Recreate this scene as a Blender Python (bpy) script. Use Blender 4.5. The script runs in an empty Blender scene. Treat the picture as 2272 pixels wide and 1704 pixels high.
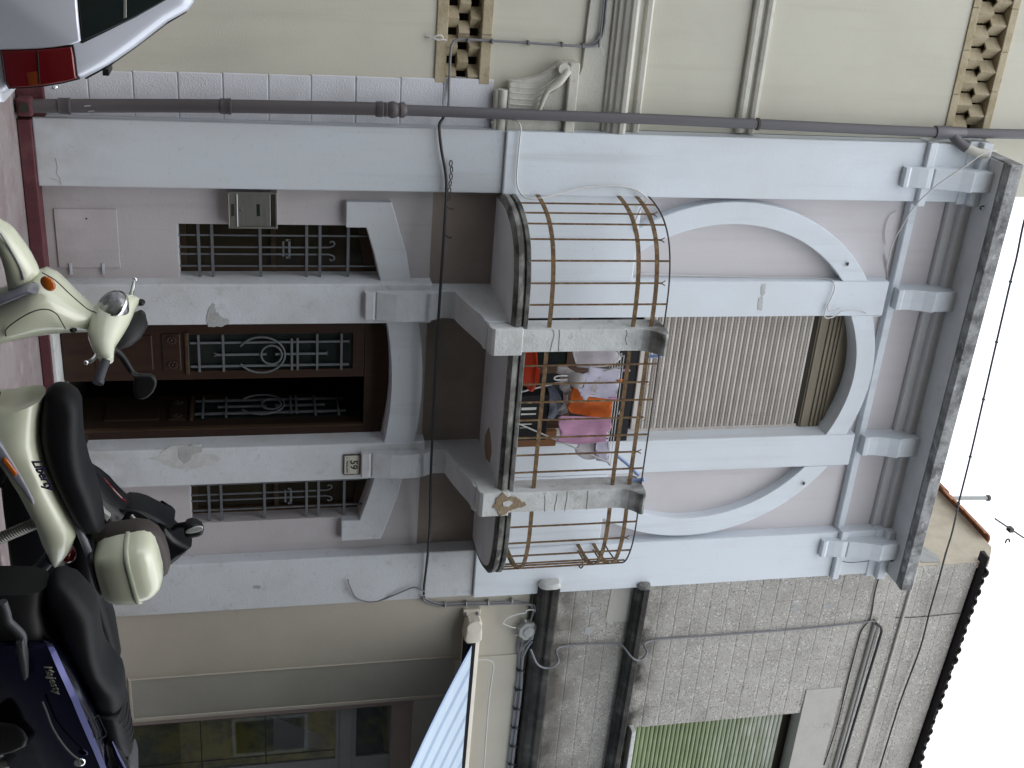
import bpy, bmesh, math, random
from mathutils import Vector, Matrix, noise
from mathutils.geometry import tessellate_polygon
random.seed(7)
S = bpy.context.scene
COL = S.collection
R = math.radians

# ------------------------------------------------------------------ camera, sky, sun, exposure
cam_d = bpy.data.cameras.new('camera')
cam_o = bpy.data.objects.new('camera', cam_d)
COL.objects.link(cam_o)
cam_d.sensor_width = 36.0
cam_d.lens = 40.563
cam_d.clip_start = 0.05
cam_d.clip_end = 2000
_rot = Matrix([[-0.074767, -0.905441, -0.417836], [-0.205913, 0.423996, -0.881945], [0.97571, 0.020097, -0.218143]])           # the camera is held on its side, as in the photograph
cam_o.matrix_world = Matrix.Translation((0.0, -9.5694, 1.65)) @ _rot.to_4x4()
S.camera = cam_o

W = bpy.data.worlds.new('World')
S.world = W
W.use_nodes = True
nt = W.node_tree
nt.nodes.clear()
sky = nt.nodes.new('ShaderNodeTexSky')
sky.sky_type = 'NISHITA'
sky.sun_disc = False
sky.sun_elevation = R(74)
sky.sun_rotation = R(200)
sky.air_density = 1.0
sky.dust_density = 4.0
hsv = nt.nodes.new('ShaderNodeHueSaturation')      # seen through the cloud layer the blue is washed out
hsv.inputs['Saturation'].default_value = 0.5
cloud = nt.nodes.new('ShaderNodeMixRGB')           # even white overcast in front of the clear sky
cloud.inputs['Fac'].default_value = 0.72
cloud.inputs[2].default_value = (11.6, 12.2, 13.0, 1)
bg = nt.nodes.new('ShaderNodeBackground')
bg.inputs['Strength'].default_value = 0.125
wo = nt.nodes.new('ShaderNodeOutputWorld')
nt.links.new(sky.outputs[0], hsv.inputs['Color'])
nt.links.new(hsv.outputs[0], cloud.inputs[1])
nt.links.new(cloud.outputs[0], bg.inputs['Color'])
nt.links.new(bg.outputs[0], wo.inputs['Surface'])

sun_d = bpy.data.lights.new('sun', 'SUN')
sun_d.energy = 0.5
sun_d.angle = R(50)
sun_d.color = (1.0, 0.97, 0.92)
sun_o = bpy.data.objects.new('sun', sun_d)
COL.objects.link(sun_o)
_el, _az = R(74), R(200)
_dir = Vector((math.sin(_az) * math.cos(_el), math.cos(_az) * math.cos(_el), math.sin(_el)))
sun_o.rotation_euler = (-_dir).to_track_quat('-Z', 'Y').to_euler()
sun_o.location = (0, -20, 30)

S.view_settings.view_transform = 'Standard'
S.view_settings.look = 'None'
S.view_settings.exposure = 0.6
S.view_settings.gamma = 1.0
S.view_settings.use_curve_mapping = False
S.cycles.max_bounces = 8
S.cycles.diffuse_bounces = 5
S.cycles.use_denoising = True

# ------------------------------------------------------------------ materials
MATS = {}
def mat(name, base, rough=0.8, layers=(), bump=0.0, bscale=60, metal=0.0, coat=0.0, spec=0.4, alpha=None, emit=None, trans=0.0):
    """layers: (colour, scale, lo, hi, strength, (sx,sy,sz)[, 'crack'])"""
    m = bpy.data.materials.new(name)
    m.use_nodes = True
    t = m.node_tree
    N, L = t.nodes, t.links
    b = N['Principled BSDF']
    b.inputs['Roughness'].default_value = rough
    b.inputs['Metallic'].default_value = metal
    b.inputs['Specular IOR Level'].default_value = spec
    b.inputs['Coat Weight'].default_value = coat
    b.inputs['Coat Roughness'].default_value = 0.06
    b.inputs['Transmission Weight'].default_value = trans
    rgb = N.new('ShaderNodeRGB')
    rgb.outputs[0].default_value = (*base, 1)
    cur = rgb.outputs[0]
    geo = N.new('ShaderNodeNewGeometry')
    for ly in layers:
        col, sc, lo, hi, st, strch = ly[:6]
        mp = N.new('ShaderNodeMapping')
        mp.inputs['Scale'].default_value = strch
        mp.inputs['Location'].default_value = (random.uniform(0, 9), random.uniform(0, 9), random.uniform(0, 9))
        L.new(geo.outputs['Position'], mp.inputs['Vector'])
        if len(ly) > 6 and ly[6] == 'crack':
            nz = N.new('ShaderNodeTexNoise'); nz.inputs['Scale'].default_value = sc * 2.2; nz.inputs['Detail'].default_value = 5
            L.new(mp.outputs[0], nz.inputs['Vector'])
            ad = N.new('ShaderNodeMixRGB'); ad.blend_type = 'ADD'; ad.inputs['Fac'].default_value = 0.45
            L.new(mp.outputs[0], ad.inputs[1]); L.new(nz.outputs['Color'], ad.inputs[2])
            tx = N.new('ShaderNodeTexVoronoi'); tx.feature = 'DISTANCE_TO_EDGE'; tx.inputs['Scale'].default_value = sc
            L.new(ad.outputs[0], tx.inputs['Vector'])
            src = tx.outputs['Distance']
            rp = N.new('ShaderNodeMapRange'); rp.inputs['From Min'].default_value = hi; rp.inputs['From Max'].default_value = lo
            L.new(src, rp.inputs['Value'])
            gate = N.new('ShaderNodeTexNoise'); gate.inputs['Scale'].default_value = sc * 0.8
            L.new(mp.outputs[0], gate.inputs['Vector'])
            gr = N.new('ShaderNodeMapRange'); gr.inputs['From Min'].default_value = 0.52; gr.inputs['From Max'].default_value = 0.6
            L.new(gate.outputs['Fac'], gr.inputs['Value'])
            ml0 = N.new('ShaderNodeMath'); ml0.operation = 'MULTIPLY'
            L.new(rp.outputs[0], ml0.inputs[0]); L.new(gr.outputs[0], ml0.inputs[1])
            fac = ml0.outputs[0]
        elif len(ly) > 6 and ly[6] == 'soot':          # soot settled on the wall above a ledge: lo, hi are heights in metres
            tx = N.new('ShaderNodeTexNoise'); tx.inputs['Scale'].default_value = sc; tx.inputs['Detail'].default_value = 6
            L.new(mp.outputs[0], tx.inputs['Vector'])
            sp = N.new('ShaderNodeSeparateXYZ'); L.new(geo.outputs['Position'], sp.inputs[0])
            rp = N.new('ShaderNodeMapRange'); rp.inputs['From Min'].default_value = hi; rp.inputs['From Max'].default_value = lo
            L.new(sp.outputs['Z'], rp.inputs['Value'])
            up = N.new('ShaderNodeMath'); up.operation = 'GREATER_THAN'; up.inputs[1].default_value = (lo - .12) if lo < hi else -9
            L.new(sp.outputs['Z'], up.inputs[0])
            n2 = N.new('ShaderNodeMapRange'); n2.inputs['From Min'].default_value = .32; n2.inputs['From Max'].default_value = .62
            L.new(tx.outputs['Fac'], n2.inputs['Value'])
            m1 = N.new('ShaderNodeMath'); m1.operation = 'MULTIPLY'; L.new(rp.outputs[0], m1.inputs[0]); L.new(n2.outputs[0], m1.inputs[1])
            m2 = N.new('ShaderNodeMath'); m2.operation = 'MULTIPLY'; L.new(m1.outputs[0], m2.inputs[0]); L.new(up.outputs[0], m2.inputs[1])
            fac = m2.outputs[0]
        elif len(ly) > 6 and ly[6] == 'speck':
            tx = N.new('ShaderNodeTexVoronoi'); tx.inputs['Scale'].default_value = sc
            L.new(mp.outputs[0], tx.inputs['Vector'])
            sp = N.new('ShaderNodeSeparateColor')
            L.new(tx.outputs['Color'], sp.inputs[0])
            rp = N.new('ShaderNodeMapRange'); rp.inputs['From Min'].default_value = lo; rp.inputs['From Max'].default_value = hi
            L.new(sp.outputs[0], rp.inputs['Value'])
            fac = rp.outputs[0]
        else:
            tx = N.new('ShaderNodeTexNoise'); tx.inputs['Scale'].default_value = sc
            tx.inputs['Detail'].default_value = 7; tx.inputs['Roughness'].default_value = 0.62
            L.new(mp.outputs[0], tx.inputs['Vector'])
            rp = N.new('ShaderNodeMapRange'); rp.inputs['From Min'].default_value = lo; rp.inputs['From Max'].default_value = hi
            L.new(tx.outputs['Fac'], rp.inputs['Value'])
            fac = rp.outputs[0]
        ml = N.new('ShaderNodeMath'); ml.operation = 'MULTIPLY'; ml.inputs[1].default_value = st
        L.new(fac, ml.inputs[0])
        mx = N.new('ShaderNodeMixRGB')
        mx.inputs[2].default_value = (*col, 1)
        L.new(ml.outputs[0], mx.inputs['Fac']); L.new(cur, mx.inputs[1])
        cur = mx.outputs[0]
    L.new(cur, b.inputs['Base Color'])
    if bump:
        nz = N.new('ShaderNodeTexNoise'); nz.inputs['Scale'].default_value = bscale; nz.inputs['Detail'].default_value = 6
        L.new(geo.outputs['Position'], nz.inputs['Vector'])
        bp = N.new('ShaderNodeBump'); bp.inputs['Strength'].default_value = bump; bp.inputs['Distance'].default_value = 0.01
        L.new(nz.outputs['Fac'], bp.inputs['Height']); L.new(bp.outputs[0], b.inputs['Normal'])
    if alpha is not None:
        b.inputs['Alpha'].default_value = alpha
    if emit:
        b.inputs['Emission Color'].default_value = (*emit[0], 1); b.inputs['Emission Strength'].default_value = emit[1]
    MATS[name] = m
    return m

U1 = (1, 1, 1)
V = (1.0, 1.0, 0.22)       # stretched downwards: run-off streaks
H = (0.25, 1.0, 1.0)
white = mat('white plaster', (0.54, 0.58, 0.62), 0.85, [((0.38, 0.39, 0.39), 7, .54, .72, .55, (1, 1, .05)), ((0.36, 0.35, 0.33), 5, -.05, .75, .75, U1, 'soot'), ((0.40, 0.41, 0.41), 22, .60, .72, .5, U1), ((0.47, 0.49, 0.51), 1.4, .50, .66, .6, V), ((0.55, 0.56, 0.56), 0.9, .42, .72, .7, U1), ((0.50, 0.50, 0.49), 2.2, .55, .78, .5, V), ((0.42, 0.42, 0.41), 14, .62, .78, .5, U1)], .12, 55)  # darker than the upper plaster: ground-floor shade is mixed into this colour
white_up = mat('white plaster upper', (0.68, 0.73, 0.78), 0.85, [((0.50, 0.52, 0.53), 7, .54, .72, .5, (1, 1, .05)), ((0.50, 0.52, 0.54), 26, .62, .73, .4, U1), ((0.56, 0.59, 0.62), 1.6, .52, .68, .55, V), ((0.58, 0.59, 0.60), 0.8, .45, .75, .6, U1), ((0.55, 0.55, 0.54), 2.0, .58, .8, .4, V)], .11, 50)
white_old = mat('old white plaster', (0.60, 0.61, 0.60), 0.88, [((0.40, 0.40, 0.38), 2.5, .45, .7, .7, U1), ((0.25, 0.24, 0.22), 7, .56, .74, .65, U1), ((0.16, 0.15, 0.14), 2.4, .0, .012, .8, U1, 'crack')], .45, 45)
post_m = mat('stained post plaster', (0.60, 0.615, 0.61), 0.88, [((0.42, 0.42, 0.40), 3.5, .45, .7, .7, U1), ((0.27, 0.26, 0.24), 9, .57, .72, .6, U1), ((0.06, 0.06, 0.052), 5, 5.06, 4.88, 1.25, U1, 'soot'), ((0.22, 0.215, 0.20), 7, 5.3, 4.3, .8, U1, 'soot')], .45, 45)
white_scuff = mat('scuffed white plaster', (0.56, 0.59, 0.62), 0.87, [((0.30, 0.29, 0.27), 4, -.05, 1.0, .85, U1, 'soot'), ((0.34, 0.34, 0.34), 24, .61, .72, .55, U1), ((0.47, 0.47, 0.46), 1.6, .45, .68, .75, U1), ((0.33, 0.33, 0.32), 9, .58, .74, .55, U1), ((0.36, 0.35, 0.34), 2.4, .0, .006, .5, U1, 'crack')], .3, 50)
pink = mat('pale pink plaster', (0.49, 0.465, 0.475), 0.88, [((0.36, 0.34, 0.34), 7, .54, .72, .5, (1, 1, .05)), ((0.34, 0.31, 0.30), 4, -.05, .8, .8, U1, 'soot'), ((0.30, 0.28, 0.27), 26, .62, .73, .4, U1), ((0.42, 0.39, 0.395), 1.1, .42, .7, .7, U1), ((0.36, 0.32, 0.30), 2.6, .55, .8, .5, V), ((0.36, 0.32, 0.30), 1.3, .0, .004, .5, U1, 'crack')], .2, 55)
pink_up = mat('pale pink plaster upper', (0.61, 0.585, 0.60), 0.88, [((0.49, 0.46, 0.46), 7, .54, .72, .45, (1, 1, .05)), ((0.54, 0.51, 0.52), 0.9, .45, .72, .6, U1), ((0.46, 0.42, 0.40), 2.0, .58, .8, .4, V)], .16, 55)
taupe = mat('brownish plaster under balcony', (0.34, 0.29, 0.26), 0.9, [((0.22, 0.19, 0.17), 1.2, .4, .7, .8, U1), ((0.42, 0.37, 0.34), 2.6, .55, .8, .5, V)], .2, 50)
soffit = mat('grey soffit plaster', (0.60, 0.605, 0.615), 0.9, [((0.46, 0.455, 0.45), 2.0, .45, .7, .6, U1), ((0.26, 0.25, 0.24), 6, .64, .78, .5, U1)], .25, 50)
blackened = mat('blackened weathered render', (0.23, 0.23, 0.215), 0.95, [((0.045, 0.045, 0.04), 4.5, .38, .6, .92, (1, 1, 1.6)), ((0.42, 0.42, 0.39), 9, .6, .74, .7, U1)], .6, 40)
cornice_m = mat('lichen stained cornice edge', (0.33, 0.335, 0.335), 0.95, [((0.10, 0.10, 0.10), 5, .42, .62, .85, U1), ((0.52, 0.53, 0.53), 11, .56, .7, .8, U1), ((0.05, 0.05, 0.05), 18, .62, .74, .7, U1)], .7, 40)
cream = mat('cream painted render', (0.55, 0.535, 0.45), 0.85, [((0.45, 0.43, 0.35), 7, .54, .72, .5, (1, 1, .05)), ((0.48, 0.465, 0.395), 0.9, .4, .7, .7, U1), ((0.40, 0.38, 0.31), 2.2, .56, .8, .45, V), ((0.30, 0.28, 0.22), 30, .68, .78, .3, U1)], .15, 70)
cream_r = mat('cream shop render', (0.44, 0.41, 0.345), 0.85, [((0.37, 0.345, 0.285), 0.9, .4, .7, .7, U1), ((0.28, 0.25, 0.21), 5, .66, .78, .5, H)], .18, 60)
panel_r = mat('greenish grey render', (0.34, 0.335, 0.29), 0.88, [((0.27, 0.265, 0.23), 1.3, .4, .7, .7, U1)], .2, 60)
stone_w = mat('off white stone trim', (0.53, 0.52, 0.46), 0.88, [((0.38, 0.37, 0.32), 3, .45, .7, .8, U1), ((0.20, 0.19, 0.16), 8, .62, .76, .6, U1)], .35, 50)
quoin_m = mat('white painted block', (0.63, 0.64, 0.68), 0.85, [((0.52, 0.53, 0.55), 4, .45, .7, .6, U1)], .6, 70)
tan = mat('tan lattice stone', (0.42, 0.36, 0.25), 0.92, [((0.30, 0.25, 0.15), 5, .42, .66, .8, U1), ((0.20, 0.17, 0.10), 13, .6, .75, .6, U1)], .5, 45)
dark_in = mat('dark recess', (0.03, 0.026, 0.02), 0.95)
pebble = mat('grey pebbledash', (0.44, 0.42, 0.385), 0.95, [((0.31, 0.295, 0.27), 2.5, .42, .7, .7, U1), ((0.15, 0.14, 0.125), 90, .84, .90, .7, U1, 'speck'), ((0.66, 0.65, 0.63), 56, .93, .95, .7, U1, 'speck'), ((0.56, 0.55, 0.53), 95, .90, .94, .6, U1, 'speck'), ((0.36, 0.345, 0.315), 5, .52, .68, .55, (1, 1, .1)), ((0.20, 0.19, 0.17), 1.3, .58, .78, .6, U1), ((0.055, 0.053, 0.048), 4, 4.70, 5.05, 1.3, U1, 'soot'), ((0.15, 0.14, 0.12), 2.2, 4.66, 6.3, .7, U1, 'soot'), ((0.05, 0.048, 0.042), 4, 5.68, 5.98, 1.3, U1, 'soot')], .8, 110)
smooth_g = mat('grey patched render', (0.44, 0.425, 0.39), 0.92, [((0.35, 0.34, 0.31), 3, .45, .7, .6, U1), ((0.2, 0.19, 0.17), 1.4, .0, .006, .7, U1, 'crack')], .35, 60)
gable_m = mat('bare tan gable render', (0.52, 0.46, 0.37), 0.92, [((0.38, 0.335, 0.26), 3, .45, .7, .7, U1), ((0.22, 0.20, 0.17), 6, .64, .76, .6, U1)], .5, 45)
grey_patch = mat('grey cement patch', (0.37, 0.375, 0.37), 0.92, [((0.28, 0.28, 0.275), 10, .45, .7, .7, U1)], .5, 60)
brown_patch = mat('bare brown mortar', (0.25, 0.19, 0.12), 0.95, [((0.36, 0.29, 0.2), 12, .45, .7, .7, U1)], .7, 60)
rust = mat('rusty iron', (0.20, 0.125, 0.06), 0.85, [((0.09, 0.055, 0.035), 16, .42, .62, .85, U1), ((0.34, 0.27, 0.16), 22, .55, .7, .7, U1)], .5, 90, metal=.2)
dark_iron = mat('dark rail iron', (0.05, 0.045, 0.04), 0.7, [((0.12, 0.07, 0.04), 14, .5, .7, .7, U1)], .3, 90)
grille_m = mat('grey painted ironwork', (0.13, 0.14, 0.15), 0.55, [((0.085, 0.09, 0.095), 15, .45, .7, .6, U1)], .2, 80)
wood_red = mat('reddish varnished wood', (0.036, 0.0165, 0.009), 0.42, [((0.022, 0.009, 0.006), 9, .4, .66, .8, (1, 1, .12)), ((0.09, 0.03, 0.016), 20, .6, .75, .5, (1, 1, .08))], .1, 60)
wood_shade = mat('shaded copy of door wood', (0.022, 0.012, 0.007), 0.55, [((0.01, 0.006, 0.004), 9, .4, .66, .8, (1, 1, .12))], .1, 60)  # darker copy of the door wood, with the hallway gloom in its colour
wood_dk = mat('dark brown wood', (0.07, 0.04, 0.02), 0.5, [((0.025, 0.015, 0.01), 9, .4, .66, .8, (1, 1, .12))], .1, 60)
glass_dk = mat('dark glass', (0.012, 0.018, 0.017), 0.06, spec=.5)
glass_v = mat('clear shop glass', (0.9, 0.95, 0.93), 0.02, trans=1.0)
alu = mat('painted aluminium frame', (0.20, 0.215, 0.21), 0.5, [((0.16, 0.17, 0.168), 4, .4, .7, .5, U1)])
steel = mat('brushed steel', (0.36, 0.36, 0.34), 0.38, [((0.24, 0.24, 0.22), 30, .4, .7, .6, (.1, 1, 1))], .08, 80, metal=.85)
pipe_m = mat('brown grey downpipe', (0.085, 0.075, 0.078), 0.5, [((0.05, 0.042, 0.045), 3, .4, .7, .7, V), ((0.14, 0.12, 0.13), 1.2, .6, .8, .5, V)], .15, 30)
pipe_up = mat('grey downpipe', (0.105, 0.10, 0.11), 0.45, [((0.07, 0.066, 0.072), 2, .4, .7, .6, V)], .1, 30)
cable_bk = mat('black cable', (0.03, 0.03, 0.032), 0.6)
cable_gr = mat('grey cable', (0.19, 0.19, 0.205), 0.6)
cable_wh = mat('white cable', (0.62, 0.62, 0.61), 0.55)
shutter_m = mat('beige roller slat', (0.57, 0.53, 0.49), 0.6, [((0.46, 0.42, 0.385), 2.5, .42, .7, .6, U1), ((0.42, 0.38, 0.34), 8, .45, .58, .45, (.25, 1, 1.7)), ((0.25, 0.2, 0.15), 8, .64, .78, .5, V)], .1, 80)
shutter_box = mat('olive grey painted timber', (0.235, 0.205, 0.15), 0.7, [((0.15, 0.13, 0.095), 6, .42, .7, .7, H)], .2, 60)
green_m = mat('faded green roller slat', (0.23, 0.285, 0.15), 0.6, [((0.18, 0.225, 0.115), 3, .42, .7, .7, V), ((0.36, 0.40, 0.27), 2.2, .56, .78, .7, V), ((0.46, 0.48, 0.42), 3, 7.6, 6.5, 1.0, (1, 1, .3), 'soot'), ((0.12, 0.16, 0.07), 9, .45, .58, .5, (.25, 1, 2))], .1, 60)
maroon = mat('maroon painted plinth', (0.085, 0.022, 0.028), 0.75, [((0.14, 0.06, 0.06), 5, .5, .72, .7, U1), ((0.05, 0.02, 0.022), 14, .5, .7, .6, U1)], .35, 50)
pave_m = mat('pinkish worn pavement', (0.235, 0.205, 0.205), 0.9, [((0.17, 0.13, 0.135), 3, .42, .68, .8, U1), ((0.36, 0.32, 0.31), 6, .55, .75, .6, U1), ((0.10, 0.08, 0.08), 1.6, .0, .012, .8, U1, 'crack')], .4, 50)
asphalt = mat('grey asphalt', (0.055, 0.055, 0.056), 0.92, [((0.08, 0.08, 0.08), 5, .45, .7, .6, U1)], .6, 120)
tile_dk = mat('mossy dark tile', (0.06, 0.055, 0.04), 0.9, [((0.10, 0.10, 0.07), 12, .5, .7, .7, U1)], .4, 60)
tile_m = mat('terracotta tile', (0.32, 0.13, 0.06), 0.85, [((0.18, 0.085, 0.05), 7, .42, .68, .8, U1), ((0.30, 0.27, 0.2), 14, .58, .74, .6, U1)], .4, 60)
eave_dk = mat('dark eave board', (0.03, 0.026, 0.03), 0.9)
awn_w = mat('pale awning stripe', (0.44, 0.53, 0.63), 0.85, [((0.38, 0.47, 0.57), 4, .45, .7, .5, U1)], .1, 200)
awn_b = mat('blue awning stripe', (0.07, 0.13, 0.30), 0.85, [], .1, 200)
awn_body = mat('cream awning casing', (0.62, 0.58, 0.50), 0.5, [((0.5, 0.46, 0.39), 4, .45, .7, .5, U1)])
box_gr = mat('grey plastic box', (0.33, 0.34, 0.33), 0.55)
sc_cream = mat('cream green scooter paint', (0.64, 0.66, 0.51), 0.26, coat=.8, spec=.5)
sc_black = mat('black seat vinyl', (0.006, 0.006, 0.008), 0.5, [((0.010, 0.010, 0.012), 3, .45, .7, .6, U1)], .25, 250, spec=.22)
blk_pl = mat('black plastic', (0.009, 0.009, 0.010), 0.45, spec=.25)
blk_gl = mat('black gloss panel', (0.006, 0.006, 0.008), 0.3, spec=.25)
brown_pl = mat('dark brown rubber', (0.045, 0.035, 0.032), 0.6)
lav = mat('lavender grey trim', (0.24, 0.24, 0.29), 0.35, coat=.3)
blue_p = mat('dark blue metallic paint', (0.015, 0.017, 0.066), 0.14, coat=.5, metal=.95)
silver_p = mat('silver car paint', (0.66, 0.69, 0.77), 0.28, coat=1.0, metal=.2)
red_l = mat('red lamp plastic', (0.14, 0.002, 0.006), 0.12, coat=.6)
org_l = mat('orange lamp plastic', (0.48, 0.11, 0.004), 0.14, coat=.6)
chrome = mat('chrome', (0.75, 0.76, 0.78), 0.09, metal=1.0)
lampglass = mat('headlamp reflector', (0.34, 0.345, 0.34), 0.22, [((0.18, 0.185, 0.18), 40, .45, .6, .8, U1)], metal=.35, coat=1.0)
tyre_m = mat('tyre rubber', (0.02, 0.02, 0.02), 0.85)
mark_w = mat('pale print', (0.62, 0.62, 0.60), 0.5)
mark_k = mat('dark print', (0.012, 0.012, 0.014), 0.6)
mark_v = mat('violet black badge', (0.025, 0.015, 0.06), 0.35)
enamel = mat('cream tile plate', (0.50, 0.48, 0.41), 0.35, [((0.42, 0.4, 0.33), 20, .5, .7, .5, U1)])
basin_m = mat('red plastic basin', (0.85, 0.075, 0.025), 0.4)
cl_lilac = mat('lilac white cotton', (0.62, 0.60, 0.74), 0.9, [((0.55, 0.52, 0.62), 8, .45, .7, .5, U1)], .3, 90)
cl_white = mat('white cotton', (0.60, 0.57, 0.60), 0.9, [((0.48, 0.46, 0.48), 6, .45, .7, .6, U1)], .3, 90)
cl_orange = mat('orange cotton', (0.58, 0.13, 0.02), 0.9, [((0.42, 0.08, 0.015), 9, .45, .7, .7, U1)], .4, 80)
cl_pink = mat('pink towelling', (0.56, 0.31, 0.46), 0.95, [((0.48, 0.25, 0.39), 40, .45, .7, .6, (1, 1, .3))], .5, 160)
pale_blue = mat('pale blue plastic', (0.30, 0.40, 0.66), 0.45)
film = mat('milky plastic film', (0.50, 0.49, 0.50), 0.3, alpha=.45)
leaf_m = mat('shading tree leaf', (0.07, 0.10, 0.03), 0.7, [((0.11, 0.14, 0.04), 1.5, .4, .7, .8, U1)])
bark_m = mat('shading tree bark', (0.08, 0.06, 0.045), 0.9, bump=.5)
reflections_in = mat('interior wall with painted reflections', (0.17, 0.15, 0.012), 0.8, [((0.012, 0.022, 0.010), 1.6, .42, .58, .95, U1)])  # olive and dark green blotches painted to suggest reflections in the shop glass

# ------------------------------------------------------------------ mesh helpers
class G:
    """collects verts and faces"""
    def __init__(s): s.v, s.f = [], []
    def add(s, vs, fs):
        n = len(s.v); s.v += [tuple(v) for v in vs]; s.f += [tuple(i + n for i in f) for f in fs]; return s
    def box(s, x0, x1, y0, y1, z0, z1):
        return s.add([(x, y, z) for z in (z0, z1) for y in (y0, y1) for x in (x0, x1)],
                     [(0, 2, 3, 1), (4, 5, 7, 6), (0, 1, 5, 4), (2, 6, 7, 3), (0, 4, 6, 2), (1, 3, 7, 5)])
    def plate(s, outer, y0, y1, holes=()):
        """polygon in X,Z (with holes) given thickness from y0 to y1"""
        loops = [list(outer)] + [list(h) for h in holes]
        tris = tessellate_polygon([[Vector((x, z, 0)) for x, z in l] for l in loops])
        flat = [p for l in loops for p in l]
        n = len(flat)
        vs = [(x, y0, z) for x, z in flat] + [(x, y1, z) for x, z in flat]
        fs = [t for t in tris] + [tuple(i + n for i in reversed(t)) for t in tris]
        o = 0
        for l in loops:
            m = len(l)
            for i in range(m):
                a, b = o + i, o + (i + 1) % m
                fs.append((a, b, b + n, a + n))
            o += m
        return s.add(vs, fs)
    def prof(s, pts, x0, x1, shear=0.0):
        """polygon in Y,Z run along X"""
        tris = tessellate_polygon([[Vector((y, z, 0)) for y, z in pts]])
        n = len(pts)
        vs = [(x0, y, z) for y, z in pts] + [(x1, y, z + shear * (x1 - x0)) for y, z in pts]
        fs = list(tris) + [tuple(i + n for i in reversed(t)) for t in tris]
        fs += [(i, (i + 1) % n, (i + 1) % n + n, i + n) for i in range(n)]
        return s.add(vs, fs)
    def tube(s, pts, r, seg=8, closed=False, r2=None):
        pts = [Vector(p) for p in pts]
        n = len(pts); up = None; vs = []
        for i, p in enumerate(pts):
            a = pts[(i - 1) % n] if (i > 0 or closed) else p
            b = pts[(i + 1) % n] if (i < n - 1 or closed) else p
            t = (b - a).normalized() if (b - a).length > 1e-9 else Vector((0, 0, 1))
            if up is None:
                up = Vector((0, 0, 1)) if abs(t.z) < .9 else Vector((0, 1, 0))
            u = t.cross(up); u = u.normalized() if u.length > 1e-6 else t.orthogonal().normalized()
            w = u.cross(t).normalized(); up = w
            rr = r if r2 is None else r + (r2 - r) * i / max(1, n - 1)
            for k in range(seg):
                an = 2 * math.pi * k / seg
                vs.append(p + (u * math.cos(an) + w * math.sin(an)) * rr)
        fs = []
        for i in range(n if closed else n - 1):
            for k in range(seg):
                a, b = i * seg + k, i * seg + (k + 1) % seg
                c, d = ((i + 1) % n) * seg + (k + 1) % seg, ((i + 1) % n) * seg + k
                fs.append((a, b, c, d))
        if not closed:
            fs += [tuple(range(seg - 1, -1, -1)), tuple(range((n - 1) * seg, n * seg))]
        return s.add(vs, fs)
    def strip(s, pts, h, t):
        """upright flat bar along a path: height h, thickness t"""
        pts = [Vector(p) for p in pts]; n = len(pts); vs = []
        for i, p in enumerate(pts):
            d = pts[min(i + 1, n - 1)] - pts[max(i - 1, 0)]
            u = Vector((d.y, -d.x, 0)).normalized() * t / 2
            z = Vector((0, 0, h / 2))
            vs += [p - u - z, p + u - z, p + u + z, p - u + z]
        fs = []
        for i in range(n - 1):
            for k in range(4):
                fs.append((i * 4 + k, i * 4 + (k + 1) % 4, i * 4 + 4 + (k + 1) % 4, i * 4 + 4 + k))
        fs += [(3, 2, 1, 0), tuple(range(n * 4 - 4, n * 4))]
        return s.add(vs, fs)
    def loft(s, st, seg=28):
        """st: (centre, u half-axis, v half-axis, exponent); ends closed"""
        vs = []
        for c, u, v, e in st:
            c, u, v = Vector(c), Vector(u), Vector(v)
            for k in range(seg):
                a = 2 * math.pi * k / seg
                ca, sa = math.cos(a), math.sin(a)
                vs.append(c + u * math.copysign(abs(ca) ** (2 / e), ca) + v * math.copysign(abs(sa) ** (2 / e), sa))
        fs = []
        for i in range(len(st) - 1):
            for k in range(seg):
                fs.append((i * seg + k, i * seg + (k + 1) % seg, (i + 1) * seg + (k + 1) % seg, (i + 1) * seg + k))
        fs += [tuple(range(seg - 1, -1, -1)), tuple(range((len(st) - 1) * seg, len(st) * seg))]
        return s.add(vs, fs)
    def body(s, top, bot, hw, yc, e=2.6, seg=28, skew=None):
        """side view top and bottom outlines (X,Z) with a half width at each station"""
        st = []
        for i, (a, b) in enumerate(zip(top, bot)):
            ee = e[i] if isinstance(e, (list, tuple)) else e
            y = yc[i] if isinstance(yc, (list, tuple)) else yc
            st.append((((a[0] + b[0]) / 2, y, (a[1] + b[1]) / 2), ((a[0] - b[0]) / 2, 0, (a[1] - b[1]) / 2), (0, hw[i], 0), ee))
        return s.loft(st, seg)
    def round_plate(s, pts, y0, y1, r, steps=4, tilt=None):
        """polygon (X,Z) given thickness, edges rounded with radius r"""
        n = len(pts)
        P = [Vector((x, z)) for x, z in pts]
        area = sum(P[i].x * P[(i + 1) % n].y - P[(i + 1) % n].x * P[i].y for i in range(n))
        sg = 1 if area > 0 else -1
        nor = []
        for i in range(n):
            a, b = (P[i] - P[i - 1]).normalized(), (P[(i + 1) % n] - P[i]).normalized()
            t = (a + b); t = t.normalized() if t.length > 1e-6 else a
            nor.append(Vector((-t.y, t.x)) * sg)
        dy = 1 if y1 > y0 else -1
        rows = [(y0 + dy * r * (1 - math.cos(math.pi / 2 * k / steps)), r * (1 - math.sin(math.pi / 2 * k / steps))) for k in range(steps + 1)]
        allr = rows + [(y1 - (y - y0), ins) for y, ins in reversed(rows)]
        vs = []
        for y, ins in allr:
            for i in range(n):
                q = P[i] + nor[i] * ins
                yy = y + (tilt(q.x, q.y) if tilt else 0)
                vs.append((q.x, yy, q.y))
        m = len(allr)
        fs = []
        for j in range(m - 1):
            for i in range(n):
                fs.append((j * n + i, j * n + (i + 1) % n, (j + 1) * n + (i + 1) % n, (j + 1) * n + i))
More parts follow.
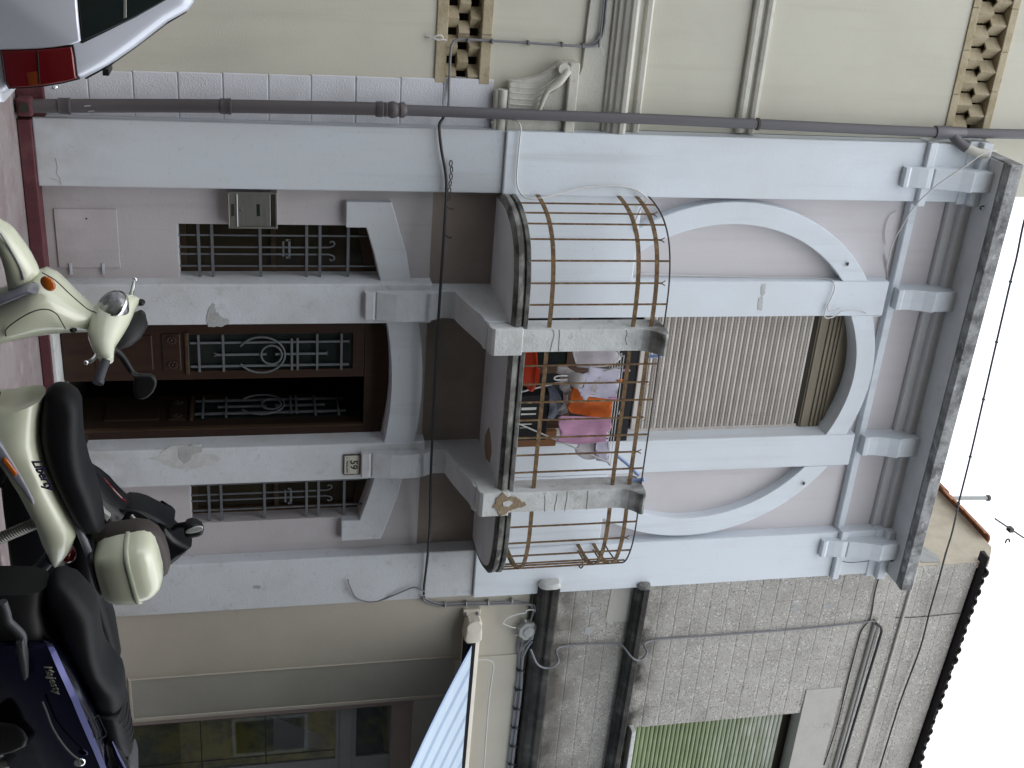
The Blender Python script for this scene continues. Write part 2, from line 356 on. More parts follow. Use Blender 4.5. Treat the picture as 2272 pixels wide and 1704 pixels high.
        tris = tessellate_polygon([[Vector((vs[i][0], vs[i][2], 0)) for i in range(n)]])
        fs += list(tris) + [tuple(i + (m - 1) * n for i in reversed(t)) for t in tris]
        return s.add(vs, fs)
    def ball(s, c, u, v, w, seg=16, rings=9):
        c, u, v, w = map(Vector, (c, u, v, w)); vs = []
        for i in range(rings + 1):
            t = math.pi * i / rings
            for k in range(seg):
                a = 2 * math.pi * k / seg
                vs.append(c + w * math.cos(t) + (u * math.cos(a) + v * math.sin(a)) * math.sin(t))
        fs = [(i * seg + k, i * seg + (k + 1) % seg, (i + 1) * seg + (k + 1) % seg, (i + 1) * seg + k) for i in range(rings) for k in range(seg)]
        return s.add(vs, fs)
    def cyl(s, a, b, r, seg=20, r2=None): return s.tube([a, b], r, seg, r2=r2)
    def lathe(s, c, prof, seg=20, axis='Z'):
        vs = []
        for r, h in prof:
            for k in range(seg):
                a = 2 * math.pi * k / seg
                p = (r * math.cos(a), r * math.sin(a), h)
                if axis == 'Y': p = (p[0], p[2], p[1])
                if axis == 'X': p = (p[2], p[0], p[1])
                vs.append((c[0] + p[0], c[1] + p[1], c[2] + p[2]))
        n = len(prof)
        fs = [(i * seg + k, i * seg + (k + 1) % seg, (i + 1) * seg + (k + 1) % seg, (i + 1) * seg + k) for i in range(n - 1) for k in range(seg)]
        fs += [tuple(range(seg)), tuple(range((n - 1) * seg, n * seg))]
        return s.add(vs, fs)

def mesh(name, g, smooth=None, fix=True):
    me = bpy.data.meshes.new(name)
    me.from_pydata([tuple(v) for v in g.v], [], g.f)
    if fix:
        bm = bmesh.new(); bm.from_mesh(me)
        bmesh.ops.recalc_face_normals(bm, faces=bm.faces)
        bm.to_mesh(me); bm.free()
    if smooth is not None:
        for p in me.polygons: p.use_smooth = True
        me.set_sharp_from_angle(angle=R(smooth))
    return me

ORIG = {}
def worldloc(o):
    p = Vector((0, 0, 0))
    while o is not None:
        p += o.location; o = o.parent
    return p

def part(name, g, m, parent=None, smooth=None, bevel=None, label=None, data=None, at=(0, 0, 0), kind=None, base=None):
    """one mesh object; verts are world coordinates (or local to `at` when data is shared)"""
    me = data or mesh(name, g, smooth)
    if m is not None and not me.materials: me.materials.append(m)
    o = bpy.data.objects.new(name, me)
    COL.objects.link(o)
    if base is not None:                       # own origin for a top-level thing
        bv = Vector(base)
        for v in me.vertices: v.co -= bv
        o.location = bv
    else:
        o.location = at
    if parent is not None:
        o.parent = parent
        o.location = Vector(at) - worldloc(parent)
    if bevel:
        b = o.modifiers.new('bevel', 'BEVEL'); b.width = bevel; b.segments = 2; b.limit_method = 'ANGLE'; b.angle_limit = R(40)
    if label: o['label'] = label
    if kind: o['kind'] = kind
    return o

def thing(name, loc, label, cat, group=None):
    o = bpy.data.objects.new(name, None)
    COL.objects.link(o); o.location = loc; o.empty_display_size = .1
    o['label'] = label; o['category'] = cat
    if group: o['group'] = group
    return o

def tag(o, label, cat, group=None):
    o['label'] = label; o['category'] = cat
    if group: o['group'] = group
    return o

def smooth_path(pts, n=6):
    """Catmull-Rom through the points"""
    P = [Vector(p) for p in pts]
    P = [P[0] * 2 - P[1]] + P + [P[-1] * 2 - P[-2]]
    out = []
    for i in range(1, len(P) - 2):
        for k in range(n):
            t = k / n
            out.append(.5 * ((2 * P[i]) + (-P[i - 1] + P[i + 1]) * t + (2 * P[i - 1] - 5 * P[i] + 4 * P[i + 1] - P[i + 2]) * t * t + (-P[i - 1] + 3 * P[i] - 3 * P[i + 1] + P[i + 2]) * t ** 3))
    out.append(P[-2])
    return out

def arc(cx, cz, r, a0, a1, n=24):
    return [(cx + r * math.cos(a0 + (a1 - a0) * i / n), cz + r * math.sin(a0 + (a1 - a0) * i / n)) for i in range(n + 1)]

def seg_arch(x0, x1, zs, zc, n=14):
    """points of a flat segmental arch from (x0,zs) over the crown zc to (x1,zs)"""
    return [(x0 + (x1 - x0) * i / n, zs + (zc - zs) * (1 - (2 * i / n - 1) ** 2)) for i in range(n + 1)]

def ragged(pts, amp=.006, n=5, seed=1):
    rnd = random.Random(seed + len(pts)); out = []
    for i in range(len(pts)):
        a, b = Vector(pts[i]), Vector(pts[(i + 1) % len(pts)])
        for k in range(n):
            q = a + (b - a) * k / n
            out.append((q.x + rnd.uniform(-amp, amp), q.y + rnd.uniform(-amp, amp)))
    return out

def blob(cx, cz, rx, rz, n=18, j=.25, seed=0):
    rnd = random.Random(seed)
    return [(cx + rx * math.cos(2 * math.pi * i / n) * (1 + rnd.uniform(-j, j)), cz + rz * math.sin(2 * math.pi * i / n) * (1 + rnd.uniform(-j, j))) for i in range(n)]

def text(name, body, size, m, origin, xdir, updir, parent, shear=0.0, extrude=.001, spacing=1.0, align='LEFT', offset=0.0):
    c = bpy.data.curves.new(name, 'FONT')
    c.body = body; c.size = size; c.extrude = extrude; c.shear = shear; c.space_character = spacing; c.align_x = align; c.offset = offset
    c.resolution_u = 3
    c.materials.append(m)
    tmp = bpy.data.objects.new(name + '_outline', c)
    COL.objects.link(tmp)
    me = bpy.data.meshes.new_from_object(tmp)
    me.name = name
    COL.objects.unlink(tmp); bpy.data.objects.remove(tmp); bpy.data.curves.remove(c)
    if not me.materials: me.materials.append(m)
    o = bpy.data.objects.new(name, me)
    COL.objects.link(o)
    x = Vector(xdir).normalized(); u = Vector(updir); z = x.cross(u).normalized(); u = z.cross(x)
    mw = Matrix((x, u, z)).transposed().to_4x4()
    o.parent = parent
    mw.translation = Vector(origin) - worldloc(parent)
    o.matrix_local = mw
    return o

# ------------------------------------------------------------------ the ground
CX = 4.53
part('street', G().box(-60, 80, -60, -2.2, -.6, -.135), asphalt, kind='structure')
part('pavement', G().box(-14, 22, -2.2, .6, -.6, -.105), pave_m, kind='structure', bevel=.01)
part('ground', G().box(-400, 400, -400, 400, -1.2, -.62), asphalt, kind='structure')

# ------------------------------------------------------------------ white house
house = thing('white_house', (CX, 0, 0), 'white and pale pink house with round arch, balcony and half open brown door', 'house')
HX0, HX1 = 2.15, 6.92
# ground floor field, set back between the pilasters
win_l = [(3.05, 1.04), (3.56, 1.04), (3.56, 2.76), (3.30, 2.70), (3.05, 2.625)]
win_r = [(2 * CX - x - .005, z) for x, z in reversed(win_l)]
door_hole = [(3.90, -.05), (5.13, -.05), (5.13, 2.82)] + [(x, z) for x, z in reversed(seg_arch(3.90, 5.13, 2.82, 2.89))][1:]
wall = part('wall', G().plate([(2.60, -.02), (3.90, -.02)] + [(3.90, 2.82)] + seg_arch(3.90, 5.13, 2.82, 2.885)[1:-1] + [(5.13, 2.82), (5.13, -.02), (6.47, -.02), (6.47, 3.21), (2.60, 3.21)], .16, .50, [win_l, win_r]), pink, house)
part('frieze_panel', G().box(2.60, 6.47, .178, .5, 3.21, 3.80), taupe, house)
upper_hole = [(3.85, 3.88), (5.20, 3.88)] + seg_arch(3.85, 5.20, 7.37, 7.545)[::-1]
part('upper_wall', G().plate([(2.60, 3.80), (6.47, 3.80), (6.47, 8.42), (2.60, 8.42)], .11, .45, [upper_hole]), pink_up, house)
part('party_wall', G().box(2.15, 2.6, .3, 6, -.02, 8.42).box(6.47, 6.92, .3, 6, -.02, 8.42).box(2.6, 6.47, 5.8, 6, -.02, 8.42), grey_patch, house)
part('roof', G().box(2.2, 6.9, .12, 6, 8.425, 8.50), grey_patch, house)
# dark interiors behind the door, the small windows and the balcony door
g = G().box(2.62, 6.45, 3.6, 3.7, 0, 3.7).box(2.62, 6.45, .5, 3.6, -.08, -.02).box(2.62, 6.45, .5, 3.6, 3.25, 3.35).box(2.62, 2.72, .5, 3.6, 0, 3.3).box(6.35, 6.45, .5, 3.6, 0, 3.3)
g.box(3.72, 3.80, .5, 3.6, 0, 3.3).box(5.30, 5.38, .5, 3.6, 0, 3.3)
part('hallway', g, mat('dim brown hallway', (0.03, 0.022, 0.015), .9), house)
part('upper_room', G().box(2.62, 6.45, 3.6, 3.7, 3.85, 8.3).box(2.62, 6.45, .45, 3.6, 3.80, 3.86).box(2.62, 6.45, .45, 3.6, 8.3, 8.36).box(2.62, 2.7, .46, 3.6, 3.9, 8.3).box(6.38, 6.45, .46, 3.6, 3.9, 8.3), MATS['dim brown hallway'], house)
# outer pilasters: lower shaft, thicker upper shaft above the string line
for x0, x1 in ((HX0, 2.70), (6.365, HX1)):
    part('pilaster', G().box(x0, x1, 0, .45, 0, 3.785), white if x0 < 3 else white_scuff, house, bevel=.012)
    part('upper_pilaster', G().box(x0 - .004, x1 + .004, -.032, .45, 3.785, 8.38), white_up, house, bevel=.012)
# door columns
for i, (x0, x1) in enumerate(((3.535, 3.91), (5.12, 5.50))):
    part('door_column', G().box(x0, x1, 0, .48, 0, 3.22), white_scuff, house, bevel=.014)
# grey peeled patches on the columns
for pts, m in (([(3.923, 1.273), (3.837, 1.263), (3.751, 1.285), (3.704, 1.332), (3.773, 1.343), (3.83, 1.387), (3.86, 1.457), (3.896, 1.45), (3.922, 1.397)], grey_patch),
               ([(5.198, 0.682), (5.186, 0.777), (5.137, 0.819), (5.083, 0.903), (5.083, 1.159), (5.122, 1.198), (5.169, 1.169), (5.182, 1.292), (5.224, 1.338), (5.271, 1.303), (5.299, 1.206), (5.32, 1.123), (5.334, 1.027), (5.307, 0.919), (5.269, 0.84), (5.226, 0.775)], mat('faint grey patch', (0.46, 0.46, 0.45), .9, [((0.58, 0.59, 0.59), 9, .45, .65, .7, U1)], .3, 60)),
               ([(5.268, 1.016), (5.226, 0.984), (5.162, 0.966), (5.091, 0.983), (5.083, 1.084), (5.098, 1.185), (5.156, 1.17), (5.174, 1.088), (5.222, 1.079)], grey_patch),
               ([(6.64, 1.595), (6.642, 1.683), (6.681, 1.668), (6.677, 1.609)], grey_patch),
               ([(3.541, 6.367), (3.534, 6.405), (3.62, 6.413), (3.667, 6.39), (3.62, 6.365)], MATS['faint grey patch']),
               ([(3.674, 6.351), (3.667, 6.405), (3.801, 6.413), (3.793, 6.364)], MATS['faint grey patch'])):
    y = -.0025 if pts[0][1] < 3 else -.0145
    part('bare_patch', G().plate(ragged(pts), y - (.002 if m is grey_patch else 0), .02), m, house)
# service door low on the left
acc = [(2.936, 0.079), (2.923, 0.57)] + [(3.555, 0.548), (3.554, 0.039)]
ax0, ax1 = acc[0][0], 3.45
part('service_door', G().box(2.93, 3.44, .150, .165, .075, .565), pink, house, bevel=.003)
kx, kz = (3.012, 0.324)
part('keyhole', G().cyl((kx, .148, kz), (kx, .16, kz), .008, 10), dark_in, house)
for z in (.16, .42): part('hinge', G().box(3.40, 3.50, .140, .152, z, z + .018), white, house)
# lintel slab over the door and the hoods over the little windows
ex = seg_arch(3.905, 5.165, 3.105, 3.165)
inn = seg_arch(3.905, 5.165, 2.825, 2.885)
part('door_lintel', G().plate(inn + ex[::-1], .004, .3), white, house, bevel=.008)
hood = [(2.818, 2.452), (3.048, 2.452), (3.048, 2.627), (3.283, 2.700), (3.545, 2.765), (3.545, 3.036), (3.283, 2.984), (3.058, 2.915), (2.818, 2.840)]
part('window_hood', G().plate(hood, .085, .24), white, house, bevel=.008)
part('window_hood', G().plate([(2 * CX - x - .005, z) for x, z in reversed(hood)], .085, .24), white_scuff, house, bevel=.008)
# big ring arch of the upper floor with its dado, inner pilasters and flat arch over the window
RO, RI, ZC, ZD = 1.79, 1.578, 6.0, 5.075
def side(sg):
    a0 = math.pi + math.asin((ZC - ZD) / RO)
    a1 = math.acos(-1.02 / RO)
    o = arc(CX, ZC, RO, a0, a1, 34)
    b0 = math.acos(-1.02 / RI); b1 = math.pi + math.asin((ZC - ZD) / RI)
    n = arc(CX, ZC, RI, b0, b1, 30)
    p = [(2.70, 3.90), (2.70, ZD)] + o + n + [(3.51, ZD), (3.51, 3.90)]
    return p if sg < 0 else [(2 * CX - x, z) for x, z in reversed(p)]
for sg in (-1, 1):
    part('ring_arch', G().plate(side(sg), -.006, .2), white_up, house, bevel=.008)
for x0, x1 in ((3.51, 3.868), (5.182, 5.545)):
    part('inner_pilaster', G().box(x0, x1, -.011, .40, 3.90, 7.70), white_up, house, bevel=.01)
part('window_arch', G().plate(seg_arch(3.868, 5.182, 7.368, 7.54) + seg_arch(3.868, 5.182, 7.598, 7.735)[::-1], -.008, .3), white_up, house, bevel=.008)
# string course, bed mould, cornice slab
part('string_course', G().prof([(.2, 7.760), (.035, 7.760), (.025, 7.768), (.025, 7.835), (.06, 7.850), (.2, 7.850)], 2.69, 6.375), white_up, house, bevel=.004)
for x0, x1 in ((2.135, 2.735), (6.33, 6.935)):
    part('string_course', G().prof([(.2, 7.758), (-.075, 7.758), (-.085, 7.768), (-.085, 7.836), (-.05, 7.852), (.2, 7.852)], x0, x1), white_up, house, bevel=.004)
bed = [(.2, 8.190), (.062, 8.190), (.055, 8.198), (.055, 8.285), (-.002, 8.29), (-.010, 8.298), (-.010, 8.39), (.2, 8.39)]
part('bed_mould', G().prof(bed, 2.72, 6.35), mat('grey white paint', (.58, .585, .60), .88, [((.50, .50, .51), 1.5, .42, .7, .6, U1)], .2, 50), house, bevel=.004)
for x0, x1 in ((2.12, 2.72), (6.35, 6.95)):
    part('bed_mould', G().prof([(y - .10 if y < .2 else y, z) for y, z in bed], x0, x1), white_up, house, bevel=.004)
part('cornice', G().prof([(.4, 8.402), (-.325, 8.402), (-.332, 8.392), (-.435, 8.390), (-.440, 8.515), (-.41, 8.53), (.4, 8.54)], 2.235, 6.88), cornice_m, house, bevel=.008)
part('cornice_soffit', G().box(2.25, 6.865, -.322, .2, 8.389, 8.402), soffit, house)
# brackets under the cornice
out_b = [(.2, 7.556), (-.085, 7.556), (-.095, 7.566), (-.10, 7.60), (-.075, 7.625), (-.10, 7.70), (-.12, 7.78), (-.118, 7.828), (-.108, 7.836), (-.125, 7.845), (-.15, 7.95), (-.19, 8.08), (-.235, 8.18), (-.235, 8.195), (-.22, 8.20), (-.22, 8.39), (.2, 8.39)]
inn_b = [(.2, 7.792), (-.055, 7.792), (-.062, 7.802), (-.065, 7.84), (-.055, 7.86), (-.062, 7.95), (-.095, 8.06), (-.14, 8.15), (-.14, 8.165), (-.12, 8.17), (-.12, 8.39), (.2, 8.39)]
for x0, x1, pr in ((2.365, 2.555, out_b), (3.58, 3.79, inn_b), (5.20, 5.415, inn_b), (6.43, 6.63, out_b)):
    part('cornice_bracket', G().prof(pr, x0, x1), white_up, house, bevel=.006)
# consoles carrying the balcony
con = [(.3, 2.615), (-.050, 2.615), (-.060, 2.625), (-.060, 2.690), (-.035, 2.712), (-.052, 2.722), (-.075, 2.80), (-.100, 2.89), (-.108, 3.00), (-.104, 3.10), (-.085, 3.20), (-.045, 3.27), (-.025, 3.31), (-.030, 3.39), (-.045, 3.42), (-.14, 3.436), (-.26, 3.462), (-.45, 3.51), (-.60, 3.552), (-.66, 3.560), (-.71, 3.556), (-.745, 3.575), (-.745, 3.772), (.3, 3.772)]
for x0, x1 in ((3.595, 3.852), (5.20, 5.45)):
    part('console', G().prof(con, x0, x1), white_scuff, house, bevel=.006)

# front step, plinth band along the foot of the wall
part('door_step', G().box(3.80, 5.22, -.06, .5, -.02, .012), white_old, house, bevel=.006)
part('plinth', G().box(2.16, 3.80, -.05, .45, -.10, .0).box(5.22, 6.91, -.05, .45, -.10, .0).box(3.80, 5.22, -.075, .45, -.10, -.02), maroon, house, bevel=.006)

# ---- balcony
half = [(2.690, .12), (2.690, -.06), (2.700, -.24), (2.745, -.43), (2.815, -.585), (2.925, -.71), (3.075, -.785), (3.25, -.828), (3.45, -.842), (3.64, -.838)]
plan = smooth_path([(x, y, 0) for x, y in half], 5)
plan = [(p.x, p.y) for p in plan]
full = plan + [(2 * CX - x, y) for x, y in reversed(plan)]
def slab(levels, pl):
    g = G(); n = len(pl); vs = []
    for z, ins in levels:
        for i, (x, y) in enumerate(pl):
            a, b = Vector(pl[max(i - 1, 0)]), Vector(pl[min(i + 1, n - 1)])
            t = (b - a).normalized(); nr = Vector((-t.y, t.x))
            q = Vector((x, y)) + nr * ins
            vs.append((q.x, q.y if 0 < i < n - 1 else y, z))
    fs = []
    m = len(levels)
    for j in range(m - 1):
        for i in range(n): fs.append((j * n + i, j * n + (i + 1) % n, (j + 1) * n + (i + 1) % n, (j + 1) * n + i))
    for j in (0, m - 1):
        tr = tessellate_polygon([[Vector(vs[j * n + i]) for i in range(n)]])
        fs += [tuple(j * n + i for i in t) for t in tr]
    return g.add(vs, fs)
bal = part('balcony', slab([(3.773, .035), (3.80, .0), (3.835, .004), (3.855, .022), (3.862, .03), (3.868, .004), (3.90, .0), (3.906, .008)], full), blackened, house, smooth=40)
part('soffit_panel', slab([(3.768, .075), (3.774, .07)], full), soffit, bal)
hole = [(4.841, -0.26), (5.002, -0.122), (5.131, -0.128), (5.193, -0.229), (5.146, -0.405), (5.009, -0.447), (4.914, -0.383), (4.866, -0.321)]
part('broken_patch', G().add([(x, y, 3.766) for x, y in hole] + [(x, y, 3.7685) for x, y in hole], [tuple(range(8)), tuple(range(15, 7, -1))] + [(i, (i + 1) % 8, 8 + (i + 1) % 8, 8 + i) for i in range(8)]), brown_patch, bal)
post_pr = [(-.640, 3.600), (-.83, 3.600), (-.855, 3.612), (-.862, 3.640), (-.862, 4.86), (-.868, 4.92), (-.892, 4.98), (-.935, 5.03), (-.985, 5.065), (-1.0, 5.085), (-.992, 5.108), (-.95, 5.125), (-.82, 5.135), (-.66, 5.125), (-.640, 5.105)]
for i, (x0, x1) in enumerate(((3.628, 3.832), (5.205, 5.412))):
    p = part('balcony_post', G().prof(post_pr, x0, x1), post_m, bal, bevel=.014)
    part('post_base', G().prof([(-.60, 3.585), (-.80, 3.585), (-.85, 3.595), (-.872, 3.625), (-.872, 3.865), (-.60, 3.865)], x0 - .016 + .004 * i, x1 + .026), post_m, bal, bevel=.01)
for pts in ([(5.342, 3.725), (5.259, 3.74), (5.215, 3.777), (5.188, 3.8), (5.245, 3.837), (5.244, 3.903), (5.26, 3.954), (5.304, 3.99), (5.33, 4.034), (5.354, 3.961), (5.369, 3.888), (5.405, 3.849), (5.439, 3.785), (5.392, 3.774)],):
    part('bare_patch', G().plate(ragged(pts, .008), -.880, -.84), brown_patch, bal)
part('bare_patch', G().plate([(5.29, 3.803), (5.269, 3.855), (5.295, 3.899), (5.335, 3.86), (5.328, 3.814)], -.884, -.84), white_old, bal)
# rusty rails
rail_half = smooth_path([(2.700, -.005, 0), (2.712, -.18, 0), (2.752, -.39, 0), (2.826, -.555, 0), (2.936, -.675, 0), (3.085, -.752, 0), (3.255, -.797, 0), (3.45, -.812, 0), (3.635, -.806, 0)], 5)
def at_z(pl, z): return [(p[0], p[1], z) for p in pl]
lobe_l = [(p.x, p.y) for p in rail_half]
lobe_r = [(2 * CX - x, y) for x, y in reversed(lobe_l)]
mid = [(3.82, -.795), (4.5, -.80), (5.215, -.795)]
for pl in (lobe_l, mid, lobe_r):
    for z in (4.10, 4.845, 5.01):
        part('rail', G().strip(at_z(pl, z), .036, .010), rust, bal)
    part('top_rail', G().tube(at_z(pl, 5.125), .0075, 8), dark_iron, bal)
def bar(x, y, top, fork):
    g = G().box(x - .0065, x + .0065, y - .0065, y + .0065, 3.90, top)
    if fork == 1:
        for s in (-1, 1):
            g.tube([(x, y, top - .02), (x + s * .012, y, top + .01), (x + s * .022, y, top + .022)], .005, 6)
    if fork == 2:
        g.tube([(x, y, top - .02), (x + .008, y, top + .012), (x + .028, y, top + .016), (x + .035, y, top)], .0045, 6)
    part('baluster', g, rust, bal)
for (x, y), f in zip(((2.716, -.22), (2.752, -.385), (2.805, -.52), (2.90, -.645), (3.055, -.742), (3.235, -.794), (3.42, -.812)), (0, 1, 0, 1, 0, 1, 0)):
    bar(x, y - .002, 5.065 if f else 5.12, f)
for x, f in zip((3.985, 4.16, 4.335, 4.51, 4.685, 4.86, 5.035), (0, 2, 0, 2, 0, 1, 0)):
    bar(x, -.802, 5.055 if f else 5.12, f)
for (x, y), f in zip(((5.60, -.812), (5.785, -.796), (5.96, -.745), (6.14, -.645), (6.255, -.52), (6.33, -.33)), (0, 1, 0, 0, 0, 0)):
    bar(x, y - .002, 5.055 if f else 5.12, f)
for z in (4.10, 4.845, 5.01):
    part('wall_stay', G().tube([(6.33, -.40, z), (6.40, -.20, z + .0), (6.42, -.03, z)], .009, 8), rust, bal)

# ---- front door: left leaf closed, right leaf swung inwards
door = part('front_door', G().box(3.905, 3.985, .235, .30, .012, 2.86).box(5.05, 5.125, .235, .30, .012, 2.83).plate([(3.985, 2.655), (5.05, 2.655), (5.05, 2.83)] + seg_arch(3.985, 5.05, 2.82, 2.875)[::-1][1:-1] + [(3.985, 2.82)], .24, .30), wood_red, house, bevel=.004)
def leaf(nm, glass_m):
    """a door leaf in its own frame: x 0..0.55 wide, y 0..0.05 thick, z 0..2.63"""
    fr = G().plate([(0, 0), (.555, 0), (.555, 2.63), (0, 2.63)], 0, .05, [[(.115, 1.07), (.47, 1.07), (.47, 2.525), (.115, 2.525)]])
    return fr
def place_leaf(origin, ang, wood_red=wood_red, hand=1):
    M = Matrix.Translation(origin) @ Matrix.Rotation(ang, 4, 'Z') @ Matrix.Diagonal((hand, 1, 1, 1))
    def T(g):
        g.v = [tuple(M @ Vector(v)) for v in g.v]; return g
    lf = part('door_leaf', T(leaf('a', 0)), wood_red, house, bevel=.004)
    part('panel', T(G().box(.115, .455, -.012, .01, .27, .76)), wood_red, lf, bevel=.012)
    part('panel', T(G().box(.10, .46, -.014, .01, .84, 1.00)), wood_red, lf, bevel=.01)
    for cx_ in (.16, .40):
        g = G()
        for k in range(9):
            a = k * math.pi * 2 / 9
            g.ball((cx_ + .03 * math.cos(a), -.018, .92 + .035 * math.sin(a)), (.012, 0, 0), (0, .008, 0), (0, 0, .016), 8, 5)
        g.ball((cx_, -.018, .92), (.014, 0, 0), (0, .01, 0), (0, 0, .014), 8, 5)
        part('carved_rosette', T(g), wood_red, lf)
    part('moulding', T(G().box(.085, .50, -.022, .0, 1.035, 1.068)), wood_dk, lf, bevel=.006)
    part('pane', T(G().box(.112, .473, .020, .026, 1.067, 2.528)), glass_dk, lf)
    gx = .08   # ironwork, measured from the leaf's hinge side
    def vb(x, z0, z1): part('grille_bar', T(G().box(x - .009, x + .009, -.016, .002, z0, z1)), grille_m, lf)
    def hb(z, x0, x1): part('grille_bar', T(G().box(x0, x1, -.022, -.008, z - .010, z + .010)), grille_m, lf)
    vb(.192, 1.08, 2.49); vb(.422, 1.08, 2.49)
    for z in (1.155, 1.367, 2.20, 2.42): hb(z, .112, .473)
    hb(1.972, .155, .47); hb(2.024, .155, .47)
    vb(.31, 1.30, 1.745); vb(.31, 1.825, 2.285)
    for z, s in ((1.30, -1), (2.285, 1)):
        part('grille_bar', T(G().tube([(.31, -.008, z - s * .02), (.295, -.008, z + s * .012)], .006, 6).tube([(.31, -.008, z - s * .02), (.325, -.008, z + s * .012)], .006, 6)), grille_m, lf)
    part('grille_ring', T(G().tube([(.31 + .092 * math.cos(a), -.026, 1.79 + .092 * math.sin(a)) for a in [2 * math.pi * k / 28 for k in range(28)]], .009, 8, closed=True)), grille_m, lf)
    part('grille_ring', T(G().tube([(.31 + .175 * math.sin(a), -.026, 1.70 + .21 * math.cos(a)) for a in [-2.62 + 5.24 * k / 40 for k in range(41)]], .009, 8)), grille_m, lf)
    return lf
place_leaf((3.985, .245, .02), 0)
place_leaf((5.045, .31, .02), R(-84), wood_shade, -1)
part('door_stop', G().box(5.035, 5.05, .24, .29, .02, 2.65), wood_dk, house)

# ---- little barred windows either side of the door
def small_window(mir):
    fx = (lambda x: 2 * CX - x - .005) if mir else (lambda x: x)
    def fb(g):
        g.v = [(fx(x), y, z) for x, y, z in g.v]; return g
    w = part('window', fb(G().plate([(3.05, 1.04), (3.56, 1.04), (3.56, 2.76), (3.30, 2.70), (3.05, 2.625)], .335, .40, [[(3.10, 1.10), (3.50, 1.10), (3.50, 2.64), (3.10, 2.58)]])), wood_dk, house, bevel=.004)
    part('pane', fb(G().plate([(3.10, 1.10), (3.50, 1.10), (3.50, 2.64), (3.10, 2.58)], .37, .376)), mat('brown curtained glass', (.022, .018, .011), .25, [((.04, .03, .014), 3, .4, .7, .8, U1)]) if 'brown curtained glass' not in MATS else MATS['brown curtained glass'], w)
    part('mullion', fb(G().box(3.055, 3.555, .33, .36, 1.82, 1.86)), wood_dk, w)
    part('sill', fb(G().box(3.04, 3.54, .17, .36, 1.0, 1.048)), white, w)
    gr = part('window_grille', fb(G().box(3.045, 3.545, .185, .205, 1.20, 1.224)), grille_m, house)
    for z in (1.324, 1.726, 2.123, 2.237, 2.482): part('grille_bar', fb(G().box(3.045, 3.545, .185, .205, z - .012, z + .012)), grille_m, gr)
    for x in (3.162, 3.44): part('grille_bar', fb(G().box(x - .006, x + .006, .197, .211, 1.045, 2.66 if x < 3.3 else 2.72)), grille_m, gr)
    for x, s in ((3.268, -1), (3.332, 1)):
        part('grille_bar', fb(G().box(x - .006, x + .006, .197, .211, 1.045, 2.26)), grille_m, gr)
        part('grille_scroll', fb(G().tube(smooth_path([(x, .204, 2.25), (x + s * .001, .204, 2.315), (x + s * .016, .204, 2.355), (x + s * .042, .204, 2.362), (x + s * .056, .204, 2.34), (x + s * .044, .204, 2.322)], 5), .007, 8)), grille_m, gr)
    part('grille_scroll', fb(G().box(3.215, 3.35, .20, .206, 1.915, 1.93).box(3.20, 3.365, .20, .206, 1.965, 1.985).box(3.195, 3.212, .20, .206, 1.945, 1.985).box(3.353, 3.37, .20, .206, 1.945, 1.985)), grille_m, gr)
small_window(False); small_window(True)

# ---- roller shutter of the balcony door, pulled two thirds down
sh = part('roller_shutter', G().box(3.865, 3.90, .19, .26, 3.92, 7.12).box(5.15, 5.185, .19, .26, 3.92, 7.12), shutter_m, house)
sl = G().prof([(.205, .0), (.198, .004), (.190, .012), (.188, .020), (.196, .024), (.196, .027), (.188, .031), (.186, .044), (.192, .056), (.204, .062), (.212, .062), (.212, .0)], 3.90, 5.15)
sm = mesh('slat', sl); sm.materials.append(shutter_m)
z = 5.395
n = 0
while z < 7.06:
    part('slat', None, None, sh, data=sm, at=(0, random.uniform(-.0012, .0012), z)); z += .0655
    # perforations along the joint
holes = G()
zz = 5.395
while zz < 7.06:
    x = 3.94
    while x < 5.12:
        holes.box(x, x + .018, .1865, .1885, zz + .0245, zz + .0265); x += .034
    zz += .0655
o = part('perforation', holes, dark_in, sh, kind='stuff')
part('bottom_bar', G().box(3.895, 5.155, .18, .215, 5.315, 5.392), shutter_m, sh, bevel=.008)
bx_ = part('shutter_casing', G().plate([(3.86, 7.15), (5.19, 7.15), (5.19, 7.40)] + seg_arch(3.86, 5.19, 7.40, 7.55)[::-1][1:-1] + [(3.86, 7.40)], .20, .30), shutter_box, house)
for zz, h_ in ((7.165, .085), (7.268, .03), (7.315, .024), (7.362, .018), (7.40, .03)):
    part('casing_moulding', G().box(3.87, 5.18, .185, .21, zz, zz + h_), shutter_box, bx_, bevel=.005)
part('casing_slot', G().box(3.87, 5.18, .205, .25, 7.10, 7.152), dark_in, house)
# balcony door behind
bd = part('balcony_door', G().box(3.87, 3.94, .30, .35, 3.92, 5.45).box(5.10, 5.18, .30, .35, 3.92, 5.45).box(4.49, 4.57, .30, .35, 3.92, 5.45).box(3.94, 5.10, .305, .345, 3.92, 4.08).box(3.94, 5.10, .305, .345, 4.62, 4.70), mat('brown door timber', (.07, .034, .017), .5, [((.03, .015, .008), 8, .42, .7, .7, (1, 1, .12))]), house)
part('pane', G().box(3.94, 4.49, .322, .328, 4.08, 5.45).box(4.57, 5.10, .322, .328, 4.08, 5.45), glass_dk, bd)

